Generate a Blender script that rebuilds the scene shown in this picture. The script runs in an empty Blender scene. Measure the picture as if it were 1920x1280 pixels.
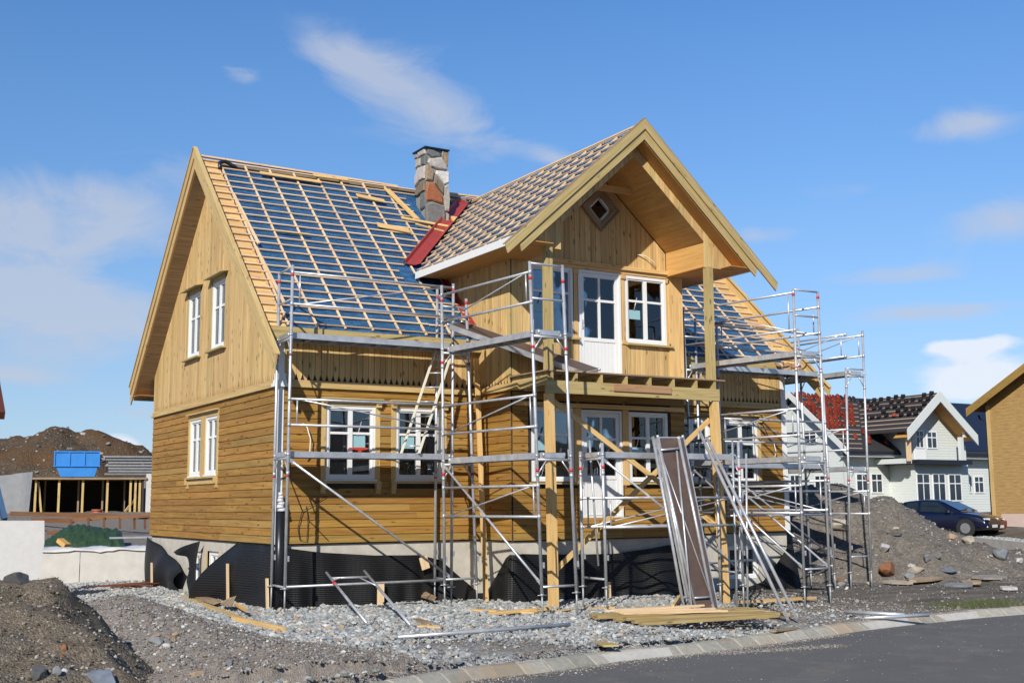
import bpy, math, random
import numpy as np
from mathutils import Vector, Matrix

random.seed(7)
rng = np.random.default_rng(7)
SC = bpy.context.scene
COL = SC.collection
R = math.radians

# ------------------------------------------------------------------ camera, sky, sun, exposure
cd = bpy.data.cameras.new('camera')
cam = bpy.data.objects.new('camera', cd)
COL.objects.link(cam)
CAM = Vector((-7.847, -21.754, 0.727))
yaw, pit, rol = R(31.086), R(7.821), R(-0.438)
fwd = Vector((math.sin(yaw)*math.cos(pit), math.cos(yaw)*math.cos(pit), math.sin(pit)))
rgt = Vector((math.cos(yaw), -math.sin(yaw), 0))
upv = rgt.cross(fwd)
r2 = rgt*math.cos(rol) + upv*math.sin(rol)
u2 = upv*math.cos(rol) - rgt*math.sin(rol)
cam.matrix_world = Matrix(((r2.x, u2.x, -fwd.x, CAM.x), (r2.y, u2.y, -fwd.y, CAM.y), (r2.z, u2.z, -fwd.z, CAM.z), (0, 0, 0, 1)))
cd.sensor_width = 36
cd.lens = 36*2213.2/1920
cd.clip_start = 0.1
cd.clip_end = 5000
SC.camera = cam

SC.view_settings.view_transform = 'Standard'
SC.view_settings.look = 'None'
SC.view_settings.exposure = 0.06
SC.view_settings.gamma = 1
SC.view_settings.use_curve_mapping = False

SUN_EL = R(31.6)
sd = bpy.data.lights.new('sun', 'SUN')
sd.energy = 5.0
sd.angle = R(0.5)
sd.color = (1.0, 0.955, 0.88)
sun = bpy.data.objects.new('sun', sd)
COL.objects.link(sun)
sun.rotation_euler = Vector((1, 1, -0.87)).to_track_quat('-Z', 'Y').to_euler()
sun.location = (-30, -30, 30)

world = bpy.data.worlds.new('World')
SC.world = world
world.use_nodes = True
wn, wl = world.node_tree.nodes, world.node_tree.links
wn.clear()

def nmath(n, l, op, a, b=None, clamp=False):
    m = n.new('ShaderNodeMath'); m.operation = op; m.use_clamp = clamp
    for i, x in enumerate((a, b)):
        if x is None: continue
        if isinstance(x, (int, float)): m.inputs[i].default_value = x
        else: l.new(x, m.inputs[i])
    return m.outputs[0]

def build_world():
    M = lambda op, a, b=None, c=False: nmath(wn, wl, op, a, b, c)
    sky = wn.new('ShaderNodeTexSky')
    sky.sky_type = 'NISHITA'
    sky.sun_disc = False
    sky.sun_elevation = SUN_EL
    sky.sun_rotation = R(225)
    sky.altitude = 0
    sky.air_density = 1.0
    sky.dust_density = 0.3
    sky.ozone_density = 2.5
    tc = wn.new('ShaderNodeTexCoord')
    sep = wn.new('ShaderNodeSeparateXYZ')
    wl.new(tc.outputs['Generated'], sep.inputs[0])
    az = M('ARCTAN2', sep.outputs[0], sep.outputs[1])     # clockwise from +Y
    el = M('ARCSINE', sep.outputs[2])
    noise = wn.new('ShaderNodeTexNoise')
    comb = wn.new('ShaderNodeCombineXYZ')
    wl.new(M('MULTIPLY', az, 5.5), comb.inputs[0]); wl.new(M('MULTIPLY', el, 13.0), comb.inputs[1])
    wl.new(comb.outputs[0], noise.inputs['Vector'])
    noise.inputs['Scale'].default_value = 1.5; noise.inputs['Detail'].default_value = 11; noise.inputs['Roughness'].default_value = 0.6
    noise.inputs['Distortion'].default_value = 0.9
    nf = noise.outputs[0]
    def blob(a0, e0, ra, re, tilt, w):
        da = M('SUBTRACT', az, R(a0)); de = M('SUBTRACT', el, R(e0))
        c, s = math.cos(R(tilt)), math.sin(R(tilt))
        p = M('DIVIDE', M('ADD', M('MULTIPLY', da, c), M('MULTIPLY', de, s)), R(ra))
        q = M('DIVIDE', M('SUBTRACT', M('MULTIPLY', de, c), M('MULTIPLY', da, s)), R(re))
        d2 = M('ADD', M('MULTIPLY', p, p), M('MULTIPLY', q, q))
        return M('MULTIPLY', M('POWER', 2.718, M('MULTIPLY', d2, -1.0)), w)
    soft = None
    for b in CLOUDS_SOFT:
        o = blob(*b); soft = o if soft is None else M('ADD', soft, o)
    hard = None
    for b in CLOUDS_HARD:
        o = blob(*b); hard = o if hard is None else M('ADD', hard, o)
    f1 = M('MULTIPLY', M('SUBTRACT', M('ADD', M('MULTIPLY', soft, 1.1), M('MULTIPLY', M('SUBTRACT', nf, 0.5), 2.3)), 0.30), 1.25, True)
    f1 = M('MULTIPLY', f1, M('MULTIPLY', soft, 2.0, True))
    f1 = M('MULTIPLY', f1, 0.72)
    n2 = wn.new('ShaderNodeTexNoise'); n2.inputs['Scale'].default_value = 3.2; n2.inputs['Detail'].default_value = 8
    wl.new(comb.outputs[0], n2.inputs['Vector'])
    f2 = M('MULTIPLY', M('SUBTRACT', M('ADD', hard, M('MULTIPLY', M('SUBTRACT', n2.outputs[0], 0.5), 2.0)), 0.42), 2.6, True)
    f2 = M('MULTIPLY', f2, M('MULTIPLY', hard, 1.5, True))
    f2 = M('MULTIPLY', f2, 0.85)
    hs = wn.new('ShaderNodeHueSaturation'); hs.inputs['Saturation'].default_value = SKY_SAT; hs.inputs['Hue'].default_value = SKY_HUE; hs.inputs['Value'].default_value = SKY_VAL
    wl.new(sky.outputs[0], hs.inputs['Color'])
    gr = wn.new('ShaderNodeValToRGB'); wl.new(M('MULTIPLY', el, 1/R(40)), gr.inputs[0])
    while len(gr.color_ramp.elements) < len(SKY_STOPS): gr.color_ramp.elements.new(.5)
    for e, (p, c) in zip(gr.color_ramp.elements, SKY_STOPS): e.position = p/40; e.color = (*c, 1)
    dk = M('MAXIMUM', M('MINIMUM', M('ADD', 1.0, M('MULTIPLY', M('SUBTRACT', az, R(31)), .30)), 1.08), .72)
    dk = M('MULTIPLY', dk, M('ADD', .72, M('MULTIPLY', M('COSINE', M('MULTIPLY', M('SUBTRACT', az, R(31)), .5)), .28)))          # deeper blue away to the left
    gm = wn.new('ShaderNodeMix'); gm.data_type = 'RGBA'; gm.blend_type = 'MULTIPLY'; gm.inputs['Factor'].default_value = 1
    cb = wn.new('ShaderNodeCombineXYZ'); [wl.new(M('MULTIPLY', dk, 10.0), cb.inputs[i]) for i in range(3)]
    wl.new(gr.outputs[0], gm.inputs[6]); wl.new(cb.outputs[0], gm.inputs[7])
    sm = wn.new('ShaderNodeMix'); sm.data_type = 'RGBA'; sm.inputs['Factor'].default_value = .8
    wl.new(hs.outputs[0], sm.inputs[6]); wl.new(gm.outputs[2], sm.inputs[7])
    mx = wn.new('ShaderNodeMix'); mx.data_type = 'RGBA'
    wl.new(f1, mx.inputs['Factor']); wl.new(sm.outputs[2], mx.inputs[6]); mx.inputs[7].default_value = CLOUD_GREY
    mx2 = wn.new('ShaderNodeMix'); mx2.data_type = 'RGBA'
    wl.new(f2, mx2.inputs['Factor']); wl.new(mx.outputs[2], mx2.inputs[6]); mx2.inputs[7].default_value = CLOUD_WHITE
    bg = wn.new('ShaderNodeBackground')
    wl.new(mx2.outputs[2], bg.inputs[0])
    bg.inputs[1].default_value = 0.1
    out = wn.new('ShaderNodeOutputWorld')
    wl.new(bg.outputs[0], out.inputs[0])
SKY_SAT, SKY_HUE, SKY_VAL = 1.2, 0.5, 1.2
SKY_STOPS = [(0, (.50, .66, .80)), (3, (.43, .635, .88)), (9, (.29, .53, .92)), (16, (.175, .395, .82)), (25, (.092, .26, .65)), (40, (.045, .14, .42))]
CLOUD_GREY = (5.2, 5.7, 6.8, 1)
CLOUD_WHITE = (8.2, 8.6, 9.4, 1)
# azimuth, elevation, half extents, tilt, weight (degrees)
CLOUDS_SOFT = [
    (25.4, 19.7, 4.6, 2.1, -16, 0.72), (28.6, 18.2, 3.2, 1.3, -20, 0.5), (22.5, 21.3, 2.4, 1.0, -25, .5), (17.6, 20.2, 1.2, .5, -20, .55), (33.5, 16.6, 2.2, .5, -18, .5),
    (10.3, 13.2, 6.6, 2.0, -3, 0.95), (9.5, 8.6, 6.4, 2.3, 0, 1.0), (4.0, 11.0, 5.0, 2.6, 0, .75), (16.5, 15.4, 4.2, .8, -8, .55),
    (51.9, 16.8, 3.0, .85, 2, 0.8), (53.8, 12.4, 2.8, 1.2, 3, 0.85), (49.4, 10.3, 4.2, .55, 2, .9), (51.2, 8.6, 3.6, .5, 0, .9), (43.3, 12.6, 2.0, .5, -4, .6), (47.5, 14.5, 3, .5, 3, .3),
    (7.0, 5.9, 3.6, .45, -4, .8), (14.0, 4.3, 2.5, .5, 0, .5)]
CLOUDS_HARD = [(52.8, 5.3, 2.4, 1.1, 0, 1.15), (53.4, 7.0, 1.9, .55, 4, 0.95), (51.3, 7.0, 1.3, .35, 0, .7), (12.6, 2.7, 1.1, 1.0, 0, 1.15), (14.3, 1.8, 1.6, .7, 0, .9), (48, 3.0, 3, .8, 0, .5)]
build_world()

# ------------------------------------------------------------------ helpers
def V(*a): return Vector(a)

class MB:
    """collects shapes (world coordinates) and links them as ONE mesh object"""
    def __init__(s): s.v = []; s.f = []; s.uv = []; s.col = []; s.smooth = []
    def face(s, idx, uvs, col=None, sm=False):
        s.f.append(idx); s.uv.extend(uvs); s.smooth.append(sm)
        s.col.append(col or (1, 1, 1, 1))
    def box(s, o, ex, ey, ez, col=None):
        o, e = Vector(o), [Vector(ex), Vector(ey), Vector(ez)]
        if e[0].cross(e[1]).dot(e[2]) < 0: o = o + e[2]; e[2] = -e[2]
        L = [x.length for x in e]; b = len(s.v)
        for k in range(8): s.v.append(o + e[0]*(k & 1) + e[1]*((k >> 1) & 1) + e[2]*((k >> 2) & 1))
        order = sorted(range(3), key=lambda i: -L[i])
        ou, ov = random.random()*20, random.random()*20
        for q, (a, c) in (((0, 2, 3, 1), (0, 1)), ((4, 5, 7, 6), (0, 1)), ((0, 1, 5, 4), (0, 2)), ((2, 6, 7, 3), (0, 2)), ((0, 4, 6, 2), (1, 2)), ((1, 3, 7, 5), (1, 2))):
            u, w = (a, c) if order.index(a) < order.index(c) else (c, a)
            s.face([b+i for i in q], [(ou + ((i >> u) & 1)*L[u], ov + ((i >> w) & 1)*L[w] + .37*(3-a-c)) for i in q], col)
    def bx(s, x0, x1, y0, y1, z0, z1, col=None):
        s.box((min(x0, x1), min(y0, y1), min(z0, z1)), (abs(x1-x0), 0, 0), (0, abs(y1-y0), 0), (0, 0, abs(z1-z0)), col)
    def beam(s, p, q, w, h, up=(0, 0, 1), col=None):
        """bar from p to q centred on the line; w sideways, h along up"""
        p, q = Vector(p), Vector(q); d = q-p; side = d.cross(Vector(up)).normalized(); u = side.cross(d).normalized()
        s.box(p - side*w/2 - u*h/2, d, side*w, u*h, col)
    def tube(s, p, q, r, n=8, r2=None, caps=True, col=None):
        p, q = Vector(p), Vector(q); d = (q-p); L = d.length
        if L < 1e-6: return
        d = d/L; a = d.orthogonal().normalized(); c = d.cross(a); b = len(s.v); r2 = r if r2 is None else r2
        for k in range(n):
            t = 2*math.pi*k/n; w = a*math.cos(t)+c*math.sin(t)
            s.v.append(p+w*r); s.v.append(q+w*r2)
        for k in range(n):
            j = (k+1) % n
            s.face([b+2*k, b+2*j, b+2*j+1, b+2*k+1], [(0, k*.02), (0, k*.02+.02), (L, k*.02+.02), (L, k*.02)], col, True)
        if caps:
            s.face([b+2*k for k in range(n)][::-1], [(0, 0)]*n, col); s.face([b+2*k+1 for k in range(n)], [(0, 0)]*n, col)
    def path(s, pts, r, n=6, col=None):
        pts = [Vector(p) for p in pts]; rings = []; b = len(s.v); N = len(pts)
        a = None
        for i, p in enumerate(pts):
            d = (pts[min(i+1, N-1)] - pts[max(i-1, 0)]).normalized()
            if a is None: a = d.orthogonal().normalized()
            a = (a - d*a.dot(d)).normalized(); c = d.cross(a)
            for k in range(n):
                t = 2*math.pi*k/n; s.v.append(p + (a*math.cos(t)+c*math.sin(t))*r)
        for i in range(N-1):
            for k in range(n):
                j = (k+1) % n
                s.face([b+i*n+k, b+i*n+j, b+(i+1)*n+j, b+(i+1)*n+k], [(i*.1, k*.02)]*4, col, True)
        s.face([b+k for k in range(n)][::-1], [(0, 0)]*n, col); s.face([b+(N-1)*n+k for k in range(n)], [(0, 0)]*n, col)
    def prism(s, pts, ext, col=None, grain=None):
        """flat polygon extruded by a vector"""
        pts = [Vector(p) for p in pts]; ext = Vector(ext); n = len(pts); b = len(s.v)
        nrm = Vector((0, 0, 0))
        for i in range(n): nrm += pts[i].cross(pts[(i+1) % n])
        if nrm.dot(ext) < 0: pts = pts[::-1]
        if grain is None:
            g = max(((pts[(i+1) % n]-pts[i]) for i in range(n)), key=lambda e: e.length).normalized()
        else: g = Vector(grain).normalized()
        w = ext.cross(g).normalized() if ext.cross(g).length > 1e-6 else g.orthogonal()
        ou, ov = random.random()*20, random.random()*20
        uv = lambda p: (ou+p.dot(g), ov+p.dot(w))
        for p in pts: s.v.append(p)
        for p in pts: s.v.append(p+ext)
        s.face([b+i for i in range(n)][::-1], [uv(p) for p in pts][::-1], col)
        s.face([b+n+i for i in range(n)], [uv(p) for p in pts], col)
        el = ext.length; par = abs(ext.normalized().dot(g)) > .9; run = 0.0
        for i in range(n):
            j = (i+1) % n
            ui, uj = uv(pts[i]), uv(pts[j])
            if par:
                q = (pts[j]-pts[i]).length; s.face([b+i, b+j, b+n+j, b+n+i], [(ou, ov+run), (ou, ov+run+q), (ou+el, ov+run+q), (ou+el, ov+run)], col); run += q; continue
            s.face([b+i, b+j, b+n+j, b+n+i], [ui, uj, (uj[0], uj[1]+el), (ui[0], ui[1]+el)], col)
    def grid(s, P, uvscale=1.0, col=None, smooth=True):
        """P: rows of points -> sheet"""
        b = len(s.v); nr, nc = len(P), len(P[0])
        for row in P:
            for p in row: s.v.append(Vector(p))
        for i in range(nr-1):
            for j in range(nc-1):
                q = [b+i*nc+j, b+i*nc+j+1, b+(i+1)*nc+j+1, b+(i+1)*nc+j]
                du = lambda jj: jj*uvscale; dv = lambda ii: ii*uvscale
                s.face(q, [(du(j), dv(i)), (du(j+1), dv(i)), (du(j+1), dv(i+1)), (du(j), dv(i+1))], col, smooth)
    def build(s, name, mat, parent=None, bevel=0, solid=0, subsurf=0, colattr=False):
        me = bpy.data.meshes.new(name)
        off = wloc(parent) if parent else Vector((0, 0, 0))
        if parent is None and s.v:
            pass
        me.from_pydata([tuple(p-off) for p in s.v], [], s.f)
        uvl = me.uv_layers.new(name='UVMap')
        uvl.data.foreach_set('uv', np.array(s.uv, dtype=np.float32).ravel())
        me.polygons.foreach_set('use_smooth', np.array(s.smooth, dtype=bool))
        if colattr:
            ca = me.color_attributes.new('tint', 'FLOAT_COLOR', 'CORNER')
            arr = []
            for f, c in zip(s.f, s.col): arr.extend(list(c)*len(f))
            ca.data.foreach_set('color', np.array(arr, dtype=np.float32))
        me.materials.append(mat)
        me.update()
        o = bpy.data.objects.new(name, me); COL.objects.link(o)
        if parent: o.parent = parent
        if bevel:
            m = o.modifiers.new('bevel', 'BEVEL'); m.width = bevel; m.segments = 1; m.limit_method = 'ANGLE'
        if subsurf:
            m = o.modifiers.new('sub', 'SUBSURF'); m.levels = subsurf; m.render_levels = subsurf
        if solid:
            m = o.modifiers.new('solid', 'SOLIDIFY'); m.thickness = solid; m.offset = 0
        return o

def wloc(o):
    p = Vector((0, 0, 0))
    while o is not None: p += o.location; o = o.parent
    return p

def tag(o, label=None, cat=None, group=None, kind=None):
    if label: o['label'] = label
    if cat: o['category'] = cat
    if group: o['group'] = group
    if kind: o['kind'] = kind
    return o

def thing(name, label, cat, loc=(0, 0, 0), group=None):
    o = bpy.data.objects.new(name, None); COL.objects.link(o); o.empty_display_size = .3
    o.location = loc
    return tag(o, label, cat, group)

def one(mb, name, mat, label, cat, group=None, **k):
    """a thing that is a single mesh, with its origin at its base"""
    xs = np.array([tuple(p) for p in mb.v]); c = Vector((xs[:, 0].mean(), xs[:, 1].mean(), xs[:, 2].min()))
    mb.v = [p-c for p in mb.v]
    o = mb.build(name, mat, None, **k); o.location = c
    return tag(o, label, cat, group)

# ------------------------------------------------------------------ materials
def new_mat(name):
    m = bpy.data.materials.new(name); m.use_nodes = True
    n, l = m.node_tree.nodes, m.node_tree.links
    b = n['Principled BSDF']
    return m, n, l, b

def ramp(n, l, src, stops):
    r = n.new('ShaderNodeValToRGB'); l.new(src, r.inputs[0])
    while len(r.color_ramp.elements) < len(stops): r.color_ramp.elements.new(.5)
    for e, (p, c) in zip(r.color_ramp.elements, stops):
        e.position = p; e.color = (*c, 1) if len(c) == 3 else c
    return r.outputs[0]

def mixc(n, l, fac, a, b, mode='MIX'):
    m = n.new('ShaderNodeMix'); m.data_type = 'RGBA'; m.blend_type = mode
    for i, x in ((0, fac), (6, a), (7, b)):
        if isinstance(x, (int, float)): m.inputs[i].default_value = x
        elif isinstance(x, tuple): m.inputs[i].default_value = (*x, 1) if len(x) == 3 else x
        else: l.new(x, m.inputs[i])
    return m.outputs[2]

def tex(n, l, kind, scale, vec=None, detail=4, rough=.55, **k):
    t = n.new('ShaderNodeTex'+kind); t.inputs['Scale'].default_value = scale
    if kind == 'Noise': t.inputs['Detail'].default_value = detail; t.inputs['Roughness'].default_value = rough
    if vec is not None: l.new(vec, t.inputs['Vector'])
    return t

def mapping(n, l, src, scale):
    m = n.new('ShaderNodeMapping'); l.new(src, m.inputs[0]); m.inputs['Scale'].default_value = scale
    return m.outputs[0]

def bump(n, l, b, h, strength=.3, dist=.01):
    bp = n.new('ShaderNodeBump'); bp.inputs['Strength'].default_value = strength; bp.inputs['Distance'].default_value = dist
    l.new(h, bp.inputs['Height']); l.new(bp.outputs[0], b.inputs['Normal'])

def wood(name, dark, mid, light, var=.35, knots=1.0, rough=.62, green=0.0, stain=0.3, hue=.010):
    """pine boards: grain along the UV u axis, every board (mesh island) its own tone"""
    m, n, l, b = new_mat(name)
    uv = n.new('ShaderNodeUVMap').outputs[0]
    geo = n.new('ShaderNodeNewGeometry'); rnd = geo.outputs['Random Per Island']
    off = n.new('ShaderNodeVectorMath'); off.operation = 'ADD'; l.new(uv, off.inputs[0])
    cx = n.new('ShaderNodeCombineXYZ'); l.new(nmath(n, l, 'MULTIPLY', rnd, 57.0), cx.inputs[0]); l.new(nmath(n, l, 'MULTIPLY', rnd, 91.0), cx.inputs[1])
    l.new(cx.outputs[0], off.inputs[1])
    g1 = tex(n, l, 'Noise', 1.0, mapping(n, l, off.outputs[0], (1.1, 26, 1)), 5, .6)
    g1.inputs['Distortion'].default_value = .6
    c = ramp(n, l, g1.outputs[0], [(.28, dark), (.5, mid), (.74, light)])
    g2 = tex(n, l, 'Noise', 1.0, mapping(n, l, off.outputs[0], (.5, 2.2, 1)), 3, .5)
    c = mixc(n, l, nmath(n, l, 'MULTIPLY', ramp(n, l, g2.outputs[0], [(.35, (0, 0, 0)), (.75, (1, 1, 1))]), stain), c, dark)
    # board to board tone
    hv = n.new('ShaderNodeHueSaturation'); l.new(c, hv.inputs['Color'])
    l.new(nmath(n, l, 'ADD', nmath(n, l, 'MULTIPLY', rnd, var), 1-var*.55), hv.inputs['Value'])
    rn2 = nmath(n, l, 'FRACT', nmath(n, l, 'MULTIPLY', rnd, 37.7))
    l.new(nmath(n, l, 'ADD', nmath(n, l, 'MULTIPLY', rn2, hue), .5-hue/2), hv.inputs['Hue'])
    c = hv.outputs[0]
    if green:
        rn3 = nmath(n, l, 'FRACT', nmath(n, l, 'MULTIPLY', rnd, 113.3))
        gm = nmath(n, l, 'MULTIPLY', nmath(n, l, 'GREATER_THAN', rn3, .93), green)
        c = mixc(n, l, gm, c, (.33, .36, .16))
    if knots:
        vo = n.new('ShaderNodeTexVoronoi'); vo.inputs['Scale'].default_value = 1.0
        l.new(mapping(n, l, off.outputs[0], (2.6, 7.5, 1)), vo.inputs['Vector'])
        k = ramp(n, l, vo.outputs['Distance'], [(.08, (1, 1, 1)), (.21, (0, 0, 0))])
        c = mixc(n, l, nmath(n, l, 'MULTIPLY', k, .9*knots), c, tuple(x*.30 for x in dark))
    l.new(c, b.inputs['Base Color'])
    b.inputs['Roughness'].default_value = rough
    b.inputs['Specular IOR Level'].default_value = .3
    bump(n, l, b, g1.outputs[0], .25, .004)
    return m

def plain(name, col, rough=.5, metal=0.0, noise=.0, nscale=8, bumpk=0, spec=.5, col2=None):
    m, n, l, b = new_mat(name)
    b.inputs['Roughness'].default_value = rough; b.inputs['Metallic'].default_value = metal
    b.inputs['Specular IOR Level'].default_value = spec
    tc = n.new('ShaderNodeTexCoord').outputs['Object']
    t = tex(n, l, 'Noise', nscale, tc, 6, .6)
    c2 = col2 or tuple(x*(1-noise) for x in col)
    c = ramp(n, l, t.outputs[0], [(.3, c2), (.7, col)])
    l.new(c, b.inputs['Base Color'])
    if bumpk: bump(n, l, b, t.outputs[0], bumpk, .01)
    return m

def tinted(name, rough=.8, nscale=10, var=.35, bumpk=.5, metal=0):
    """colour from the mesh's own face tint (stones, planks) broken up with noise"""
    m, n, l, b = new_mat(name)
    a = n.new('ShaderNodeAttribute'); a.attribute_name = 'tint'
    tc = n.new('ShaderNodeTexCoord').outputs['Object']
    t = tex(n, l, 'Noise', nscale, tc, 7, .65)
    c = mixc(n, l, 1.0, a.outputs['Color'], ramp(n, l, t.outputs[0], [(.25, (1-var,)*3), (.75, (1+var*.4,)*3)]), 'MULTIPLY')
    l.new(c, b.inputs['Base Color']); b.inputs['Roughness'].default_value = rough; b.inputs['Metallic'].default_value = metal
    b.inputs['Specular IOR Level'].default_value = .25
    if bumpk: bump(n, l, b, t.outputs[0], bumpk, .02)
    return m

def glass(name, tint=(.75, .82, .85), ior=1.75):
    m, n, l, b = new_mat(name)
    n.remove(b)
    out = n['Material Output']
    tr = n.new('ShaderNodeBsdfTransparent'); tr.inputs[0].default_value = (*tint, 1)
    gl = n.new('ShaderNodeBsdfGlossy'); gl.inputs['Roughness'].default_value = .015; gl.inputs[0].default_value = (.95, .97, 1, 1)
    fr = n.new('ShaderNodeFresnel'); fr.inputs[0].default_value = ior
    mx = n.new('ShaderNodeMixShader')
    tc = n.new('ShaderNodeTexCoord').outputs['Object']
    t = tex(n, l, 'Noise', 1.3, tc, 2)
    bp = n.new('ShaderNodeBump'); bp.inputs['Strength'].default_value = .06; bp.inputs['Distance'].default_value = .05
    l.new(t.outputs[0], bp.inputs['Height']); l.new(bp.outputs[0], gl.inputs['Normal'])
    l.new(fr.outputs[0], mx.inputs[0]); l.new(tr.outputs[0], mx.inputs[1]); l.new(gl.outputs[0], mx.inputs[2])
    l.new(mx.outputs[0], out.inputs[0])
    return m

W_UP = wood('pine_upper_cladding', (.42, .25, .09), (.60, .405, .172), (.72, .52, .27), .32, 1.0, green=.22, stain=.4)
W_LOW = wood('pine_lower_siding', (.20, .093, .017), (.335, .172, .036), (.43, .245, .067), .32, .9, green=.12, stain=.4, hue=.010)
W_TRIM = wood('pine_trim', (.40, .26, .10), (.55, .38, .165), (.65, .48, .235), .14, .6)
W_GREEN = wood('treated_pine', (.31, .215, .085), (.45, .335, .145), (.55, .43, .21), .14, .9, hue=.006)
W_BAT = wood('fresh_batten', (.56, .36, .19), (.74, .53, .33), (.84, .65, .45), .24, .3)
W_ORANGE = wood('fresh_panel', (.50, .26, .08), (.62, .35, .115), (.70, .42, .16), .10, .25)
W_SOFFIT = wood('soffit_panel', (.42, .19, .05), (.52, .26, .075), (.58, .31, .10), .10, .2)
W_PILE = wood('pile_board', (.22, .14, .055), (.37, .26, .11), (.48, .36, .18), .35, .7)
W_RAW = wood('raw_spruce', (.50, .29, .105), (.68, .43, .18), (.78, .54, .26), .18, .6)
W_OLD = wood('weathered_board', (.18, .12, .07), (.30, .21, .13), (.42, .31, .2), .4, .5)
M_WHITE = plain('white_paint', (.78, .78, .76), .35, 0, .04, 6)
M_ALU = plain('aluminium', (.64, .65, .67), .38, .5, .35, 5)
M_ALUD = plain('aluminium_deck', (.50, .52, .54), .42, .5, .25, 9)
M_ZINC = plain('galvanised_steel', (.42, .44, .44), .5, .4, .3, 20)
M_RED = plain('red_marker', (.55, .02, .03), .45)
M_FLASH = plain('red_sheet_metal', (.36, .05, .035), .35, 0, .22, 5)
M_CONC = plain('concrete', (.56, .52, .44), .85, 0, .25, 3.5, .15)
M_BLACKM = plain('black_cap', (.012, .013, .018), .35)
M_GLASS = glass('window_glass')
M_INT = plain('dim_interior', (.085, .08, .07), .9, 0, .2, 1)  # dimness of the rooms put into the colour, so panes look dark
M_STICK = plain('pane_sticker', (.28, .48, .52), .5)
M_CABLE = plain('black_cable', (.01, .01, .012), .5)
M_CONDUIT = plain('pale_conduit', (.72, .68, .55), .5)

def film_mat():
    m, n, l, b = new_mat('blue_underlay')
    tc = n.new('ShaderNodeTexCoord').outputs['Object']
    t = tex(n, l, 'Noise', 3.0, mapping(n, l, tc, (1.0, 2.6, 2.6)), 8, .7)
    t2 = tex(n, l, 'Noise', 22, mapping(n, l, tc, (1, 1, 1)), 3, .5)
    c = ramp(n, l, t.outputs[0], [(.3, (.008, .05, .125)), (.5, (.014, .10, .24)), (.64, (.03, .16, .34)), (.78, (.09, .28, .44))])
    l.new(c, b.inputs['Base Color']); b.inputs['Roughness'].default_value = .42
    h = nmath(n, l, 'ADD', t.outputs[0], nmath(n, l, 'MULTIPLY', t2.outputs[0], .3))
    bump(n, l, b, h, .9, .12)
    return m
M_FILM = film_mat()

def membrane_mat():
    m, n, l, b = new_mat('dimpled_membrane')
    uv = n.new('ShaderNodeUVMap').outputs[0]
    w = n.new('ShaderNodeTexWave'); w.wave_type = 'BANDS'; w.bands_direction = 'Y'; w.inputs['Scale'].default_value = 6.5
    l.new(uv, w.inputs['Vector'])
    w2 = n.new('ShaderNodeTexWave'); w2.wave_type = 'BANDS'; w2.bands_direction = 'X'; w2.inputs['Scale'].default_value = 6.5
    l.new(uv, w2.inputs['Vector'])
    h = nmath(n, l, 'MULTIPLY', w.outputs['Fac'], nmath(n, l, 'ADD', nmath(n, l, 'MULTIPLY', w2.outputs['Fac'], .5), .5))
    b.inputs['Base Color'].default_value = (.010, .010, .011, 1); b.inputs['Roughness'].default_value = .5; b.inputs['Specular IOR Level'].default_value = .35
    bump(n, l, b, h, .9, .012)
    return m
M_MEMB = membrane_mat()

# ------------------------------------------------------------------ the timber house under construction
def fr_front(y0): return lambda a, d, z: V(a, y0-d, z)
def fr_left(x0): return lambda a, d, z: V(x0-d, a, z)
def fr_right(x0): return lambda a, d, z: V(x0+d, a, z)

def fbox(mb, fr, a0, a1, d0, d1, z0, z1, col=None):
    o = fr(a0, d0, z0)
    mb.box(o, fr(a1, d0, z0)-o, fr(a0, d1, z0)-o, fr(a0, d0, z1)-o, col)

def cuts(lo, hi, holes):
    segs = [(lo, hi)]
    for h0, h1 in holes:
        ns = []
        for s0, s1 in segs:
            if h1 <= s0 or h0 >= s1: ns.append((s0, s1)); continue
            if h0 > s0: ns.append((s0, h0))
            if h1 < s1: ns.append((h1, s1))
        segs = ns
    return [s for s in segs if s[1]-s[0] > .01]

def vboards(mb, fr, a0, a1, zlo, zhi, holes=(), bw=.125, d0=0.0, d1=.022, gap=.007, point=0.0):
    zl = zlo if callable(zlo) else (lambda a: zlo)
    zh = zhi if callable(zhi) else (lambda a: zhi)
    n = max(1, round((a1-a0)/bw)); es = [a0+(a1-a0)*i/n for i in range(n+1)]
    for h in holes:
        for e in h[:2]:
            if a0+.02 < e < a1-.02: es.append(e)
    es = sorted(es)
    es = [e for i, e in enumerate(es) if i == 0 or e-es[i-1] > .012]
    for i in range(len(es)-1):
        s0, s1 = es[i]+gap/2, es[i+1]-gap/2; c = (s0+s1)/2
        if s1-s0 < .01: continue
        lo = min(zl(s0), zl(s1)); hi = max(zh(s0), zh(s1))
        if hi-lo < .02: continue
        hs = [(h[2], h[3]) for h in holes if h[0] < c < h[1]]
        for z0, z1 in cuts(lo, hi, hs):
            top = z1 >= hi-1e-6; bot = z0 <= lo+1e-6
            t0, t1 = (zh(s0), zh(s1)) if top else (z1, z1)
            dd = d1 + random.uniform(-.002, .002)
            if bot and point:
                q = (s1-s0)*.14
                pts = [(s0, z0+point), (c-q, z0), (c+q, z0), (s1, z0+point), (s1, t1), (s0, t0)]
            else:
                pts = [(s0, zl(s0) if bot else z0), (s1, zl(s1) if bot else z0), (s1, t1), (s0, t0)]
            if min(t0, t1)-z0 < -.5: continue
            P = [fr(a, d0, z) for a, z in pts]
            mb.prism(P, fr(0, dd, 0)-fr(0, d0, 0), grain=(0, 0, 1))

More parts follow.
